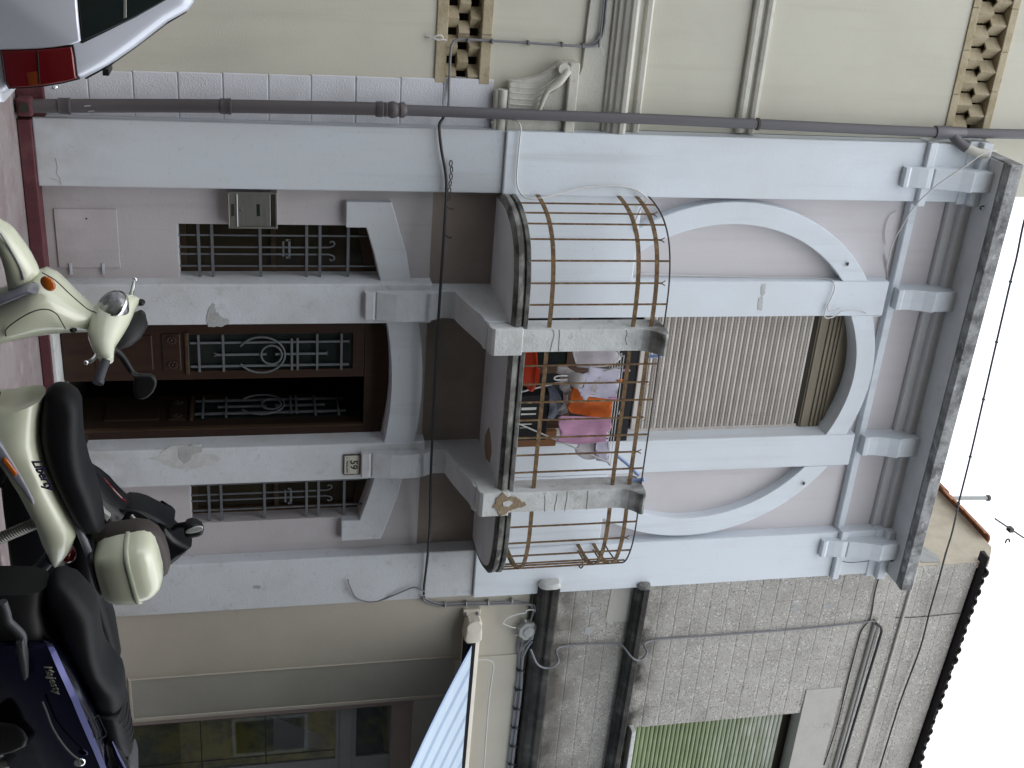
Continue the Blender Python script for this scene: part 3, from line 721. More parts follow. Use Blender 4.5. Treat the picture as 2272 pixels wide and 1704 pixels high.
# fine cracks across the balcony posts
for pts in ([(3.626, 4.111), (3.644, 4.128), (3.682, 4.135), (3.749, 4.122), (3.823, 4.113)], [(3.626, 4.174), (3.675, 4.181), (3.742, 4.183), (3.824, 4.187)], [(3.636, 4.768), (3.667, 4.78), (3.72, 4.771), (3.773, 4.789)], [(5.245, 4.193), (5.302, 4.201), (5.368, 4.202), (5.42, 4.21)], [(5.241, 4.307), (5.307, 4.307), (5.363, 4.297), (5.42, 4.301)], [(5.217, 4.4), (5.293, 4.404), (5.368, 4.397), (5.425, 4.396)], [(5.217, 4.596), (5.274, 4.598), (5.35, 4.6), (5.417, 4.6)]):
    part('crack', G().tube([(x, -.8628, z) for x, z in pts], .0022, 5), dark_in, bal)

# ------------------------------------------------------------------ cream house on the left
lh = thing('cream_house', (-3, .1, 0), 'cream house with white quoin strip, scroll bracket and two tan brick friezes', 'house')
part('wall', G().box(-16, 2.14, .115, .6, -.02, 3.165).box(-16, 2.14, .115, .6, 3.63, 7.985).box(-16, 2.14, .115, .6, 8.455, 12.6).box(2.14, 2.74, .32, .7, 8.56, 12.6), cream, lh)
part('end_wall', G().box(-16, 2.13, .6, 7, -.02, 12.5), cream, lh)
part('plinth', G().box(-16, 2.15, .02, .5, -.10, .10), maroon, lh, bevel=.006)
# white painted quoin strip
zs = [-.02, .085, .425, .763, 1.105, 1.453, 1.812, 2.152, 2.515, 2.885, 3.24, 3.67]
for i in range(1, len(zs) - 1):
    x0 = 1.80 - .055 * (zs[i] / 3.5) + random.uniform(-.004, .004)
    part('quoin_block', G().box(x0, 2.15, .100 + random.uniform(-.002, .002), .2, zs[i] + .0025, zs[i + 1] - .0025), quoin_m, lh, bevel=.008)
part('quoin_joint', G().box(1.815, 2.15, .108, .2, .09, 3.66), quoin_m, lh)
# friezes of bricks set on the diagonal between two stone bands
def diamond(r, ri, h):
    g = G(); o = [(r, 0), (0, r), (-r, 0), (0, -r)]; q = [(ri, 0), (0, ri), (-ri, 0), (0, -ri)]
    vs = [(x, y, z) for z in (0, h) for x, y in o] + [(x, y, z) for z in (0, h) for x, y in q]
    fs = []
    for k in range(4):
        n = (k + 1) % 4
        fs += [(k, n, 4 + n, 4 + k), (8 + n, 8 + k, 12 + k, 12 + n), (k, 8 + k, 8 + n, n), (4 + n, 12 + n, 12 + k, 4 + k)]
    return g.add(vs, fs)
def frieze(z0, z1, b0, b1, rows, per, xe, r, ri, yb):
    part('frieze_recess', G().box(-16, xe, .30, .5, b0, b1), dark_in, lh)
    for a, b in ((z0, b0), (b1, z1)):
        x = xe
        k = 0
        while x > -1.2:
            w = random.uniform(.30, .42)
            part('band_stone', G().box(x - w + .003, x, .098 + random.uniform(-.003, .003), .5, a, b), tan, lh, bevel=.006)
            x -= w
        part('band_stone', G().box(-16, x, .10, .5, a, b), tan, lh)
    hgt = (b1 - b0) / rows
    me = mesh('brick', diamond(r, ri, hgt - .006)); me.materials.append(tan)
    for k in range(rows):
        x = xe - .06 - (per / 2 if k % 2 else 0)
        while x > -.6:
            part('brick', None, None, lh, data=me, at=(x, yb + random.uniform(-.006, .006), b0 + hgt * k + .003)); x -= per
frieze(3.165, 3.63, 3.258, 3.54, 3, .232, 1.79, .086, .0, .20)
frieze(7.985, 8.455, 8.062, 8.375, 2, .204, 2.08, .094, .069, .195)
# mouldings over the ground floor
part('white_band', G().plate([(-16, 4.44), (1.0, 4.44), (1.25, 4.43), (1.62, 4.425), (1.72, 4.39), (1.75, 4.33), (1.76, 4.26), (2.145, 4.26), (2.145, 4.66), (-16, 4.66)], .085, .2), stone_w, lh, bevel=.006)
part('string_moulding', G().prof([(.2, 4.64), (.06, 4.645), (.055, 4.675), (.03, 4.68), (.025, 4.715), (.0, 4.725), (-.015, 4.76), (-.035, 4.775), (-.04, 4.81), (-.02, 4.835), (.05, 4.85), (.075, 4.87), (.075, 4.915), (.04, 4.925), (.035, 4.965), (.055, 4.985), (.2, 4.99)], -16, 2.145), stone_w, lh, bevel=.004)
part('string_moulding', G().prof([(.2, 5.895), (.075, 5.90), (.065, 5.93), (.072, 5.965), (.09, 5.98), (.09, 6.005), (.06, 6.012), (.05, 6.045), (.06, 6.075), (.2, 6.09)], -16, 2.13), stone_w, lh, bevel=.004)
# scroll bracket at the head of the quoin strip
cap = part('scroll_bracket', G().plate([(1.745, 3.785), (2.15, 3.785), (2.15, 4.285), (1.575, 4.30), (1.56, 4.27), (1.585, 4.20), (1.64, 4.13), (1.69, 4.05), (1.715, 3.95)], .02, .2), stone_w, lh, bevel=.012)
part('roll', G().tube([(1.815, .055, 3.742), (2.15, .055, 3.742)], .045, 14).tube([(1.825, .065, 3.695), (2.15, .065, 3.695)], .03, 12), stone_w, cap, smooth=50)
part('abacus', G().box(1.565, 2.15, -.03, .2, 4.285, 4.372), stone_w, cap, bevel=.01)
sw = [(1.735, 3.80), (1.745, 3.93), (1.735, 4.04), (1.70, 4.13), (1.64, 4.20), (1.60, 4.255)]
for k in range(5):
    f = k / 5.0
    pts = smooth_path([(x + (2.06 - x) * f * (.75 if i < 3 else .55), .021, z - .03 * f * i * .4) for i, (x, z) in enumerate(sw)], 4)
    part('flute', G().tube(pts, .006 + .004 * f, 8), stone_w, cap, smooth=60)
part('curl', G().tube([(1.615, -.04, 4.235), (1.615, .15, 4.235)], .05, 18), stone_w, cap, smooth=50)
part('leaf', G().tube(smooth_path([(1.625, -.02, 4.27), (1.72, -.05, 4.20), (1.80, -.05, 4.10), (1.93, -.03, 4.06), (2.05, .0, 4.03)], 6), .035, 10, r2=.014), stone_w, cap, smooth=60)
# cables on the cream wall
c = part('cable', G().tube(smooth_path([(2.02, .03, 3.265), (1.96, .05, 3.285), (1.80, .085, 3.288), (1.54, .085, 3.286), (1.47, .085, 3.295), (1.435, .085, 3.335), (1.428, .085, 3.45), (1.430, .085, 3.67), (1.437, .07, 4.30), (1.438, .07, 4.45), (1.415, .07, 4.52), (1.35, .07, 4.56), (1.22, .07, 4.575), (1.0, .07, 4.57), (-1.5, .07, 4.56)], 6), .0105, 8).tube(smooth_path([(1.43, .075, 4.42), (1.40, .06, 4.50), (1.34, .06, 4.535), (1.20, .06, 4.545), (-1.5, .06, 4.53)], 6), .008, 8), cable_gr, None, smooth=60, base=(1.43, .08, 3.6))
tag(c, 'grey cable climbing the cream wall and turning along its moulding', 'cable')
for z in (3.42, 3.62, 3.93, 4.22, 4.40): part('clip', G().box(1.415, 1.452, .055, .12, z, z + .014), cable_gr, c)
c = part('cable_tie', G().tube(smooth_path([(1.423, .09, 3.09), (1.425, .07, 3.13), (1.44, .06, 3.17), (1.425, .06, 3.215), (1.40, .06, 3.19), (1.41, .06, 3.15), (1.43, .075, 3.14), (1.44, .075, 3.25)], 6), .006, 8).tube([(1.425, .11, 3.08), (1.425, .075, 3.115)], .009, 8), cable_wh, None, smooth=60, base=(1.42, .1, 3.1))
tag(c, 'white cable loop tied to a wall hook beside the lower brick frieze', 'cable tie')
c = part('wall_hook', G().tube([(1.417, 0.09, 4.555), (1.461, 0.09, 4.581), (1.517, 0.09, 4.608)], .007, 8), cable_wh, None, base=(1.461, 0.09, 4.581))
tag(c, 'small white cable end below the bend of the grey cable', 'cable end')

# ------------------------------------------------------------------ downpipe between the two houses
dp = thing('downpipe', (2.05, -.03, -.05), 'tall dark brown and grey rainwater downpipe between the white and cream houses', 'downpipe')
pth = [(2.058, -.03, .02), (2.030, -.03, .8), (2.012, -.03, 1.48), (1.998, -.03, 2.40), (1.996, -.03, 2.70)]
part('lower_pipe', G().tube(smooth_path(pth, 5), .0535, 20), pipe_m, dp, smooth=50)
part('upper_pipe', G().tube(smooth_path([(1.998, -.03, 2.70), (2.002, -.03, 3.69), (2.008, -.03, 5.06), (2.022, -.03, 6.06), (2.046, -.03, 7.86), (2.04, -.02, 9.0), (2.04, .0, 12.0)], 5), .0455, 20), pipe_up, dp, smooth=50)
for a, b in (((2.050, .21), .09), ((2.013, 1.43), .085)):
    part('collar', G().lathe((a[0], -.03, a[1]), [(.055, 0), (.062, .004), (.062, b - .02), (.065, b - .015), (.065, b), (.054, b + .004)], 22), pipe_m, dp, smooth=40)
part('collar', G().lathe((1.998, -.03, 2.665), [(.054, 0), (.062, .01), (.064, .06), (.056, .066), (.056, .075), (.06, .08), (.06, .092), (.055, .097), (.058, .105), (.068, .13), (.070, .15), (.062, .175), (.055, .185), (.055, .195), (.064, .205), (.064, .235), (.052, .25), (.046, .26)], 24), pipe_m, dp, smooth=40)
part('bracket_ring', G().lathe((2.022, -.03, 6.03), [(.047, 0), (.054, .004), (.054, .026), (.047, .03)], 20), dark_iron, dp, smooth=40)
part('tee', G().lathe((2.043, -.03, 7.80), [(.047, 0), (.058, .005), (.058, .17), (.052, .18), (.052, .30), (.047, .31)], 22).tube(smooth_path([(2.05, -.03, 7.98), (2.12, -.06, 8.05), (2.17, -.09, 8.13)], 5), .048, 16), pipe_up, dp, smooth=40)
part('spout', G().tube(smooth_path([(2.165, -.088, 8.12), (2.20, -.12, 8.22), (2.21, -.13, 8.33)], 5), .043, 16), stone_w, dp, smooth=40)
part('shoe', G().box(1.985, 2.13, -.10, .02, -.09, .03), maroon, dp, bevel=.02)
part('drain_hole', G().cyl((2.055, -.098, -.03), (2.055, -.108, -.03), .04, 16), dark_in, dp)
part('scratch', G().tube([(2.035, -.085, .41), (2.03, -.0865, .455)], .0025, 6).tube([(2.075, -.082, .435), (2.07, -.083, .48)], .002, 6), cable_wh, dp)

# ------------------------------------------------------------------ grey rendered house on the right with the shop
rh = thing('grey_house', (11, .03, 0), 'grey pebbledashed house with blackened ledges, green shutter and a cream shopfront below', 'house')
RX0, RX1 = 6.925, 19
YG = .03
# shop storey
shop_hole = [(7.70, .40), (8.19, .40), (8.19, .39)] 
part('shop_wall', G().plate([(RX0, -.02), (RX1, -.02), (RX1, 4.40), (RX0, 4.40)], YG, .5, [[(8.235, .10), (12.2, .10), (12.2, 3.62), (8.235, 3.62)]]), cream_r, rh)
part('sunk_panel', G().box(7.70, 8.185, YG - .003, .2, .40, 3.66), panel_r, rh)
part('panel_border', G().plate([(7.665, .375), (8.225, .375), (8.225, 3.64), (8.185, 3.64), (8.185, .40), (7.70, .40), (7.70, 3.66), (7.69, 3.66), (7.69, .385)], YG - .018, .2), cream_r, rh, bevel=.006)
part('pier_crease', G().box(7.722, 9.6, YG - .010, .2, 3.66, 4.395), cream_r, rh, bevel=.003)
part('shop_lintel', G().box(8.235, 12.2, YG - .008, .4, 3.24, 3.655), panel_r, rh)
part('plinth', G().box(RX0, RX1, -.04, .5, -.10, -.0), maroon, rh, bevel=.006)
part('shop_reveal', G().box(8.235, 8.30, YG + .02, .45, .10, 3.24).box(8.30, 12.2, .09, .45, 3.02, 3.24), mat('dim pinkish reveal', (.30, .25, .225), .8, [((.25, .2, .18), 4, .4, .7, .6, U1)]), rh)
sf = part('shop_window', G().plate([(8.30, .10), (9.25, .10), (9.25, 3.10), (8.30, 3.10)], .13, .18, [[(8.345, .20), (9.05, .20), (9.05, 2.425), (8.345, 2.425)], [(8.36, 2.645), (9.05, 2.645), (9.05, 3.01), (8.36, 3.01)]]).box(9.25, 12, .13, .18, .10, 3.10), alu, rh, bevel=.004)
part('pane', G().box(8.345, 9.05, .152, .158, .20, 2.425), glass_v, sf)
part('pane', G().box(8.36, 9.05, .152, .158, 2.645, 3.01), glass_v, sf)
part('transom', G().box(8.31, 9.25, .118, .13, 2.47, 2.60), alu, sf, bevel=.004)
part('shutter_roll', G().box(8.31, 12, .14, .3, 3.035, 3.235), dark_in, sf)
part('glazing_bead', G().box(8.348, 8.362, .145, .152, .22, 2.42).box(8.93, 8.94, .150, .152, .22, 2.42).box(8.348, 9.05, .147, .152, 1.03, 1.04).box(8.348, 9.05, .147, .152, 1.69, 1.70), blk_pl, sf)
part('shop_room', G().box(8.0, 12, 2.6, 2.7, 0, 3.4).box(8.0, 12, .5, 2.6, 3.25, 3.35).box(7.95, 8.0, .5, 2.6, 0, 3.3).box(8.0, 12, .5, 2.6, -.02, .05), reflections_in, rh)
# what stands inside, dimly seen
c = part('display_cabinet', G().box(8.42, 9.05, .9, 1.3, .1, .95).box(8.44, 9.0, .95, 1.28, 1.0, 1.03).box(8.42, 8.45, .9, .93, .95, 1.6).box(8.42, 9.05, .9, 1.3, 1.6, 1.64), wood_dk, None, base=(8.7, 1.1, .1))
tag(c, 'dark display cabinet behind the shop glass', 'cabinet')
for i, (x, z, h) in enumerate(((8.55, 1.03, .30), (8.70, 1.03, .24), (8.86, 1.03, .34))):
    c = part('bottle', G().lathe((x, 1.05, z), [(.04, 0), (.042, .01), (.042, h * .62), (.018, h * .78), (.016, h), (.0, h)], 16), (steel, org_l, glass_dk)[i], None, smooth=50, base=(x, 1.05, z))
    tag(c, ('shiny metal bottle on the shop cabinet shelf', 'small orange bottle on the shop cabinet shelf', 'tall dark bottle on the shop cabinet shelf')[i], 'bottle')
c = part('poster', G().plate([(8.55, 1.78), (9.0, 1.78), (9.0, 2.33), (8.88, 2.33)], .30, .305), mat('grey violet paper', (.24, .22, .25), .8), None, base=(8.8, .3, 1.78))
tag(c, 'slanted grey poster hanging inside the shop door', 'poster')
# upper storey
part('rear_wall', G().box(RX0, RX1, .06, .45, 4.40, 5.76).box(RX0, 8.905, .06, .45, 5.76, 7.84).box(10.9, RX1, .06, .45, 5.76, 7.84).plate([(RX0, 7.84), (RX1, 7.84), (RX1, 9.07), (RX0, 9.65)], .06, .45), smooth_g, rh)
pw = part('party_wall', G().add([(6.914, .05, 8.3), (6.914, 7, 8.3), (6.914, 7, 10.3), (6.914, .8, 10.04), (6.914, .32, 9.99), (6.914, .05, 9.79)] + [(7.0, y, z) for y, z in ((.05, 8.3), (7, 8.3), (7, 10.3), (.8, 10.04), (.32, 9.99), (.05, 9.79))],
     [tuple(range(5, -1, -1)), tuple(range(6, 12))] + [(i, (i + 1) % 6, 6 + (i + 1) % 6, 6 + i) for i in range(6)]), gable_m, rh)
part('grey_patch', G().add([(6.909, .10, 8.95), (6.909, .42, 8.98), (6.909, .40, 9.16), (6.909, .20, 9.22), (6.909, .08, 9.18)], [(0, 1, 2, 3, 4)]), grey_patch, rh)
# rendered blocks, laid in courses
ch = .1935
bw = .36
blocks = []
row = 0
z = 4.70
while z < 9.5:
    x = RX0 + (0 if row % 2 else bw * .5)
    xs = [RX0] + ([] if row % 2 else [x])
    while xs[-1] < 10.6: xs.append(xs[-1] + random.choice((.28, .34, .36, .40, .46)))
    for a, b in zip(xs, xs[1:]):
        if b > 8.90 and a < 10.9 and z + ch > 5.78 and z < 8.30:       # window and its smooth surround
            if z + ch <= 7.84:
                if a > 8.87: continue
                b = min(b, 8.905)
            elif a > 8.55: continue
        if z + ch > 9.64 - .047 * (b - 6.9): continue
        blocks.append((a, b, z, z + ch))
    z += ch; row += 1
cache = {}
blocks.sort(key=lambda q: (q[0] - 7) ** 2 + (q[2] - 6.5) ** 2)
gj = G()
for i, (a, b, z0, z1) in enumerate(blocks):
    key = round(b - a, 3)
    if i < 290:
        if key not in cache:
            me = mesh('block', G().add([(x, y, z) for y, q in ((.0, .013), (.0035, 0.0004)) for x, z in ((q, q), (key - q, q), (key - q, ch - q), (q, ch - q))], [(0, 1, 2, 3), (0, 4, 5, 1), (1, 5, 6, 2), (2, 6, 7, 3), (3, 7, 4, 0)]))
            me.materials.append(pebble); cache[key] = me
        part('block', None, None, rh, data=cache[key], at=(a, YG + random.uniform(.0, .003) + .012, z0))
    else:
        gj.box(a + .002, b - .002, YG + .014, .05, z0 + .003, z1 - .003)
if gj.v: part('block_courses', gj, pebble, rh, kind='stuff')
part('block_joint', G().box(RX0, 8.905, YG + .0185, .07, 4.66, 8.29).plate([(RX0, 8.29), (8.55, 8.29), (8.55, 9.56), (RX0, 9.64)], YG + .0185, .07).box(8.905, RX1, YG + .0185, .07, 4.40, 5.76).plate([(8.55, 8.29), (RX1, 8.29), (RX1, 9.06), (8.55, 9.56)], YG + .019, .07).box(10.9, RX1, YG + .0185, .07, 5.76, 8.3), pebble, rh)
part('window_lintel', G().box(8.56, RX1, YG + .002, .2, 7.835, 8.285), smooth_g, rh, bevel=.006)
for pts in ([(7.175, 5.057), (7.193, 5.161), (7.242, 5.15), (7.255, 5.065)], [(7.456, 5.052), (7.432, 5.136), (7.495, 5.16), (7.551, 5.097), (7.516, 5.05)], [(7.394, 7.403), (7.341, 7.467), (7.373, 7.533), (7.432, 7.484)], [(7.362, 7.809), (7.342, 7.908), (7.41, 7.894), (7.43, 7.819)]):
    part('cement_patch', G().plate(pts, .0405, .06), grey_patch, rh)
part('rough_patch', G().plate([(6.965, 5.289), (6.935, 5.56), (7.417, 5.586), (7.392, 5.27)], .0405, .06), smooth_g, rh)
# blackened ledges
led1 = [(.1, 4.452), (-.02, 4.455), (-.06, 4.475), (-.10, 4.50), (-.115, 4.53), (-.115, 4.575), (-.145, 4.585), (-.15, 4.655), (-.13, 4.672), (.1, 4.70)]
led2 = [(.1, 5.535), (-.03, 5.54), (-.06, 5.56), (-.075, 5.59), (-.105, 5.60), (-.11, 5.655), (-.09, 5.668), (.1, 5.69)]
part('ledge', G().prof(led1, 6.80, RX1, -.012), mat('soot black ledge', (.045, .043, .038), .95, [((.16, .155, .14), 5, .52, .74, .75, U1), ((.012, .012, .012), 3, .45, .65, .8, U1)], .6, 40), rh, bevel=.01)
part('ledge_end', G().loft([((6.74, -.02, 4.57), (0, .06, 0), (0, 0, .07), 2.4), ((6.755, -.045, 4.575), (0, .085, 0), (0, 0, .10), 2.6), ((6.80, -.055, 4.575), (0, .095, 0), (0, 0, .12), 3)], 20), white_old, rh, smooth=40)
part('ledge', G().prof(led2, 6.905, RX1, -.02), MATS['soot black ledge'], rh, bevel=.01)
part('ledge_end', G().loft([((6.85, -.02, 5.61), (0, .05, 0), (0, 0, .04), 2.4), ((6.865, -.03, 5.613), (0, .07, 0), (0, 0, .065), 2.8), ((6.905, -.035, 5.613), (0, .075, 0), (0, 0, .075), 3)], 18), blackened, rh, smooth=40)
# green shuttered window
part('window_sill', G().box(8.86, 11, -.07, .2, 5.715, 5.765), white_old, rh, bevel=.008)
gs = part('green_shutter', G().box(8.905, 8.93, .16, .22, 5.765, 7.835), green_m, rh)
gsl = G().prof([(.19, 0), (.178, .008), (.174, .026), (.178, .044), (.19, .050), (.20, .05), (.20, 0)], 8.93, 10.9)
gm = mesh('slat', gsl); gm.materials.append(green_m)
z = 5.775
while z < 7.66:
    part('slat', None, None, gs, data=gm, at=(0, random.uniform(-.001, .001), z)); z += .0535
part('shutter_gap', G().box(8.905, 11, .24, .3, 5.76, 7.84), dark_in, gs)
# eave: board, tiles
part('eave_board', G().prof([(.1, 9.668), (-.035, 9.672), (-.045, 9.678), (-.045, 9.695), (.1, 9.72)], 6.80, RX1, -.047), eave_dk, rh)
rf = part('roof', G().add([(7.0, -.05, 9.70), (RX1, -.05, 9.13), (RX1, 5, 10.0), (7.0, 5, 10.15), (7.0, -.05, 9.688), (RX1, -.05, 9.117), (RX1, 5, 9.98), (7.0, 5, 10.13)], [(0, 1, 2, 3), (7, 6, 5, 4), (0, 4, 5, 1), (1, 5, 6, 2), (2, 6, 7, 3), (3, 7, 4, 0)]), tile_dk, rh)
tg = G()
nn = 10
tv = []
for (y, zz, r) in ((0, 0, .055), (.42, .06, .045)):
    for k in range(nn + 1):
        a = math.pi * k / nn
        tv.append((r * math.cos(a), y, zz + r * math.sin(a) * .8))
    for k in range(nn + 1):
        a = math.pi * k / nn
        tv.append(((r - .014) * math.cos(a), y, zz + (r - .014) * math.sin(a) * .8))
m2 = nn + 1
tf = []
for k in range(nn):
    tf += [(k, k + 1, 2 * m2 + k + 1, 2 * m2 + k), (m2 + k + 1, m2 + k, 3 * m2 + k, 3 * m2 + k + 1), (k + 1, k, m2 + k, m2 + k + 1)]
tg.add(tv, tf)
tme = mesh('tile', tg, 50); tme.materials.append(tile_dk)
x = 6.98
while x < 10.6:
    for j in range(1 if x < 7.05 else 2):
        o = part('tile', None, None, rf, data=tme, at=(x + random.uniform(-.008, .008), -.075 + j * .36 + random.uniform(-.02, .02), 9.672 - .047 * (x - 6.74) + j * .06 + random.uniform(-.006, .006)))
    x += .135
# verge tiles over the party wall, seen edge on
y = .28
vm = None
for k in range(7):
    g = G()
    vs = []
    for (yy, zz, r) in ((0, 0, .115), (.40, .045, .10)):
        for q in range(nn + 1):
            a = math.pi * q / nn
            vs.append((-.01 + r * math.cos(a), yy, zz + r * math.sin(a)))
        for q in range(nn + 1):
            a = math.pi * q / nn
            vs.append((-.01 + (r - .016) * math.cos(a), yy, zz + (r - .016) * math.sin(a)))
    if vm is None:
        g.add(vs, tf); vm = mesh('verge_tile', g, 50); vm.materials.append(tile_m)
    part('verge_tile', None, None, rf, data=vm, at=(6.93, y + .2, 9.97 + .010 * k + random.uniform(-.018, .022))); y += .25
# conduits and cables on the grey wall
c = part('cable', G().tube(smooth_path([(7.55, -.13, 4.42), (7.72, -.17, 4.50), (7.78, -.17, 4.62), (7.72, -.16, 4.73), (7.665, .015, 4.78), (7.665, .015, 5.30), (7.67, -.02, 5.46), (7.76, -.13, 5.56), (7.80, -.13, 5.66), (7.72, -.12, 5.73), (7.672, .018, 5.80), (7.66, .018, 6.6), (7.655, .018, 7.6), (7.63, .018, 8.30), (7.62, .018, 8.46), (7.66, .018, 8.52), (7.85, .0, 8.52), (9.0, .0, 8.49), (11, .0, 8.43)], 6), .011, 8), cable_gr, None, smooth=60, base=(7.66, .02, 5))
tag(c, 'blue grey cable running up the pebbledashed wall past both black ledges', 'cable')
c = part('cable', G().tube(smooth_path([(7.64, .0, 8.50), (7.72, -.01, 8.58), (7.9, -.01, 8.585), (8.7, -.01, 8.55), (9.9, -.01, 8.50), (11, -.01, 8.45)], 6), .016, 8), cable_bk, None, smooth=60, base=(7.7, 0, 8.5))
tag(c, 'black cable sagging along the top of the grey wall', 'cable')
part('moulding', G().tube([(7.60, .03, 8.515), (11, .03, 8.42)], .03, 12), smooth_g, rh, smooth=60)
part('moulding', G().tube([(6.93, .035, 8.86), (11, .035, 8.76)], .02, 10), smooth_g, rh, smooth=60)
part('wall_crack', G().tube(smooth_path([(7.611, 0.035, 8.753), (7.619, 0.035, 8.912), (7.622, 0.035, 9.17), (7.613, 0.035, 9.388), (7.606, 0.035, 9.667)], 3), .004, 6), dark_in, rh)
part('wall_crack', G().tube(smooth_path([(6.9, 0.03, 8.42), (7.22, 0.03, 8.407), (7.582, 0.03, 8.432), (7.738, 0.03, 8.36), (7.988, 0.03, 8.346), (8.592, 0.03, 8.339), (9.173, 0.03, 8.342), (9.745, 0.03, 8.298)], 3), .007, 6), dark_in, rh)
# awning
aw = thing('awning', (8.5, -.1, 3.78), 'blue and white striped awning in a cream casing over the shopfront', 'awning')
part('casing', G().prof([(.03, 3.715), (-.10, 3.705), (-.145, 3.73), (-.15, 3.80), (-.12, 3.87), (.03, 3.885)], 7.34, 12, -.008), awn_body, aw, bevel=.008)
part('casing_slot', G().prof([(-.09, 3.70), (-.11, 3.698), (-.152, 3.73), (-.156, 3.82), (-.13, 3.83), (-.09, 3.71)], 7.345, 12, -.008), blk_pl, aw)
part('end_cap', G().round_plate([(7.13, 3.74), (7.16, 3.72), (7.36, 3.70), (7.40, 3.73), (7.40, 3.85), (7.36, 3.885), (7.16, 3.875), (7.13, 3.85)], -.165, .02, .02), awn_body, aw, smooth=40)
part('end_disc', G().lathe((7.20, -.17, 3.795), [(.075, 0), (.078, .006), (.078, .03)], 24, 'Y'), awn_body, aw, smooth=40)
part('bolt', G().cyl((7.115, -.02, 3.73), (7.135, -.05, 3.73), .02, 10).cyl((7.115, -.02, 3.85), (7.135, -.05, 3.85), .016, 10), steel, aw)
part('wall_plate', G().box(7.08, 7.15, -.02, .03, 3.70, 3.88), awn_body, aw, bevel=.006)
P0, P1 = Vector((0, -.12, 3.80)), Vector((0, -2.4, 2.66))
def sag(t): return P0 + (P1 - P0) * t + Vector((0, 0, -.03 * math.sin(math.pi * t)))
def cloth(x0, x1, off):
    g = G(); vs = []; n = 12
    for i in range(n + 1):
        p = sag(i / n)
        for d in (off, off + .002):
            vs += [(x0, p.y, p.z + d - .008 * (x0 - 7.4)), (x1, p.y, p.z + d - .008 * (x1 - 7.4))]
    fs = []
    for i in range(n):
        b = i * 4
        fs += [(b, b + 1, b + 5, b + 4), (b + 2, b + 6, b + 7, b + 3), (b, b + 4, b + 6, b + 2), (b + 1, b + 3, b + 7, b + 5)]
    return g.add(vs, fs)
x = 7.42
while x < 11.5:
    for w_, m_ in ((.016, awn_b), (.022, awn_w), (.012, awn_b), (.225, awn_w), (.012, awn_b), (.022, awn_w)):
        part('stripe', cloth(x, x + w_, -.0005 if m_ is awn_b else 0), m_, aw); x += w_
part('roller_tube', G().tube([(7.41, -.09, 3.79), (12, -.09, 3.76)], .05, 14), awn_b, aw, smooth=50)
part('folding_arm', G().tube([(9.12, -.06, 3.62), (9.3, -.6, 3.42), (9.9, -1.2, 3.2)], .03, 10), awn_body, aw, smooth=40)
# junction box and its wires
jb = thing('junction_box', (7.385, .0, 4.41), 'grey eight sided junction box on the cream wall under the black ledge', 'junction box')
oc = [(7.385 + .118 * math.cos(R(22.5 + 45 * k)), 4.41 + .118 * math.sin(R(22.5 + 45 * k))) for k in range(8)]
part('housing', G().round_plate([(x, z) for x, z in oc], -.055, .03, .01), box_gr, jb, smooth=30)
part('lid', G().lathe((7.385, -.07, 4.41), [(.0, -.002), (.025, -.002), (.03, 0), (.045, 0), (.06, .004), (.07, .02)], 20, 'Y'), box_gr, jb, smooth=40)
for a in (20, 110, 200, 290): part('gland', G().cyl((7.385 + .11 * math.cos(R(a)), -.015, 4.41 + .11 * math.sin(R(a))), (7.385 + .15 * math.cos(R(a)), -.015, 4.41 + .15 * math.sin(R(a))), .016, 10), box_gr, jb)
c = part('cable', G().tube(smooth_path([(6.86, -.045, 3.28), (6.93, .0, 3.32), (6.99, .0, 3.45), (7.005, .0, 3.75), (7.02, .0, 4.10), (7.03, .0, 4.30), (7.08, -.01, 4.41), (7.16, -.02, 4.44), (7.26, -.02, 4.42)], 6), .011, 8).tube(smooth_path([(6.86, -.05, 3.265), (6.95, -.0, 3.30), (7.02, -.0, 3.45), (7.035, .0, 3.80), (7.05, -.02, 4.36), (7.12, -.03, 4.46), (7.28, -.06, 4.48), (7.45, -.06, 4.44), (7.62, -.05, 4.33)], 6), .009, 8), cable_gr, None, smooth=60, base=(7, 0, 3.7))
tag(c, 'grey twin cable rising beside the white pilaster to the junction box', 'cable')
for z in (3.5, 3.72, 3.95, 4.2): part('clip', G().box(6.985, 7.05, -.02, .03, z, z + .014), box_gr, c)
c = part('cable', G().tube(smooth_path([(7.284, -0.01, 4.127), (7.203, -0.03, 4.159), (7.163, -0.03, 4.271), (7.15, -0.03, 4.352), (7.122, -0.03, 4.367), (7.128, -0.03, 4.45), (7.223, -0.04, 4.506)], 6), .008, 8).tube(smooth_path([(7.284, -0.01, 4.127), (7.322, -0.02, 4.203), (7.348, -0.02, 4.271)], 5), .007, 8), cable_wh, None, smooth=60, base=(7.292, 0.0, 4.13))
tag(c, 'short pale wire looping from a wall fixing to the junction box', 'wire')
bun = [[(7.45, -.03, 4.36), (7.58, -.02, 4.35), (7.72, .0, 4.345), (8.2, .0, 4.37), (8.8, .0, 4.36), (9.6, .0, 4.35), (11, .0, 4.33)],
       [(7.50, -.05, 4.45), (7.62, -.04, 4.40), (7.78, -.02, 4.375), (8.2, -.02, 4.39), (8.8, -.02, 4.38), (9.6, -.02, 4.37), (11, -.02, 4.35)],
       [(7.45, -.02, 4.38), (7.6, .0, 4.32), (7.8, .0, 4.35), (8.3, .0, 4.345), (9.0, .0, 4.34), (11, .0, 4.31)]]
g = G()
for b, r in zip(bun, (.014, .016, .012)): g.tube(smooth_path(b, 6), r, 8)
c = part('cable_bundle', g, cable_gr, None, smooth=60, base=(8, 0, 4.36))
tag(c, 'bundle of grey cables strung under the lower black ledge', 'cable bundle')
x = 7.9
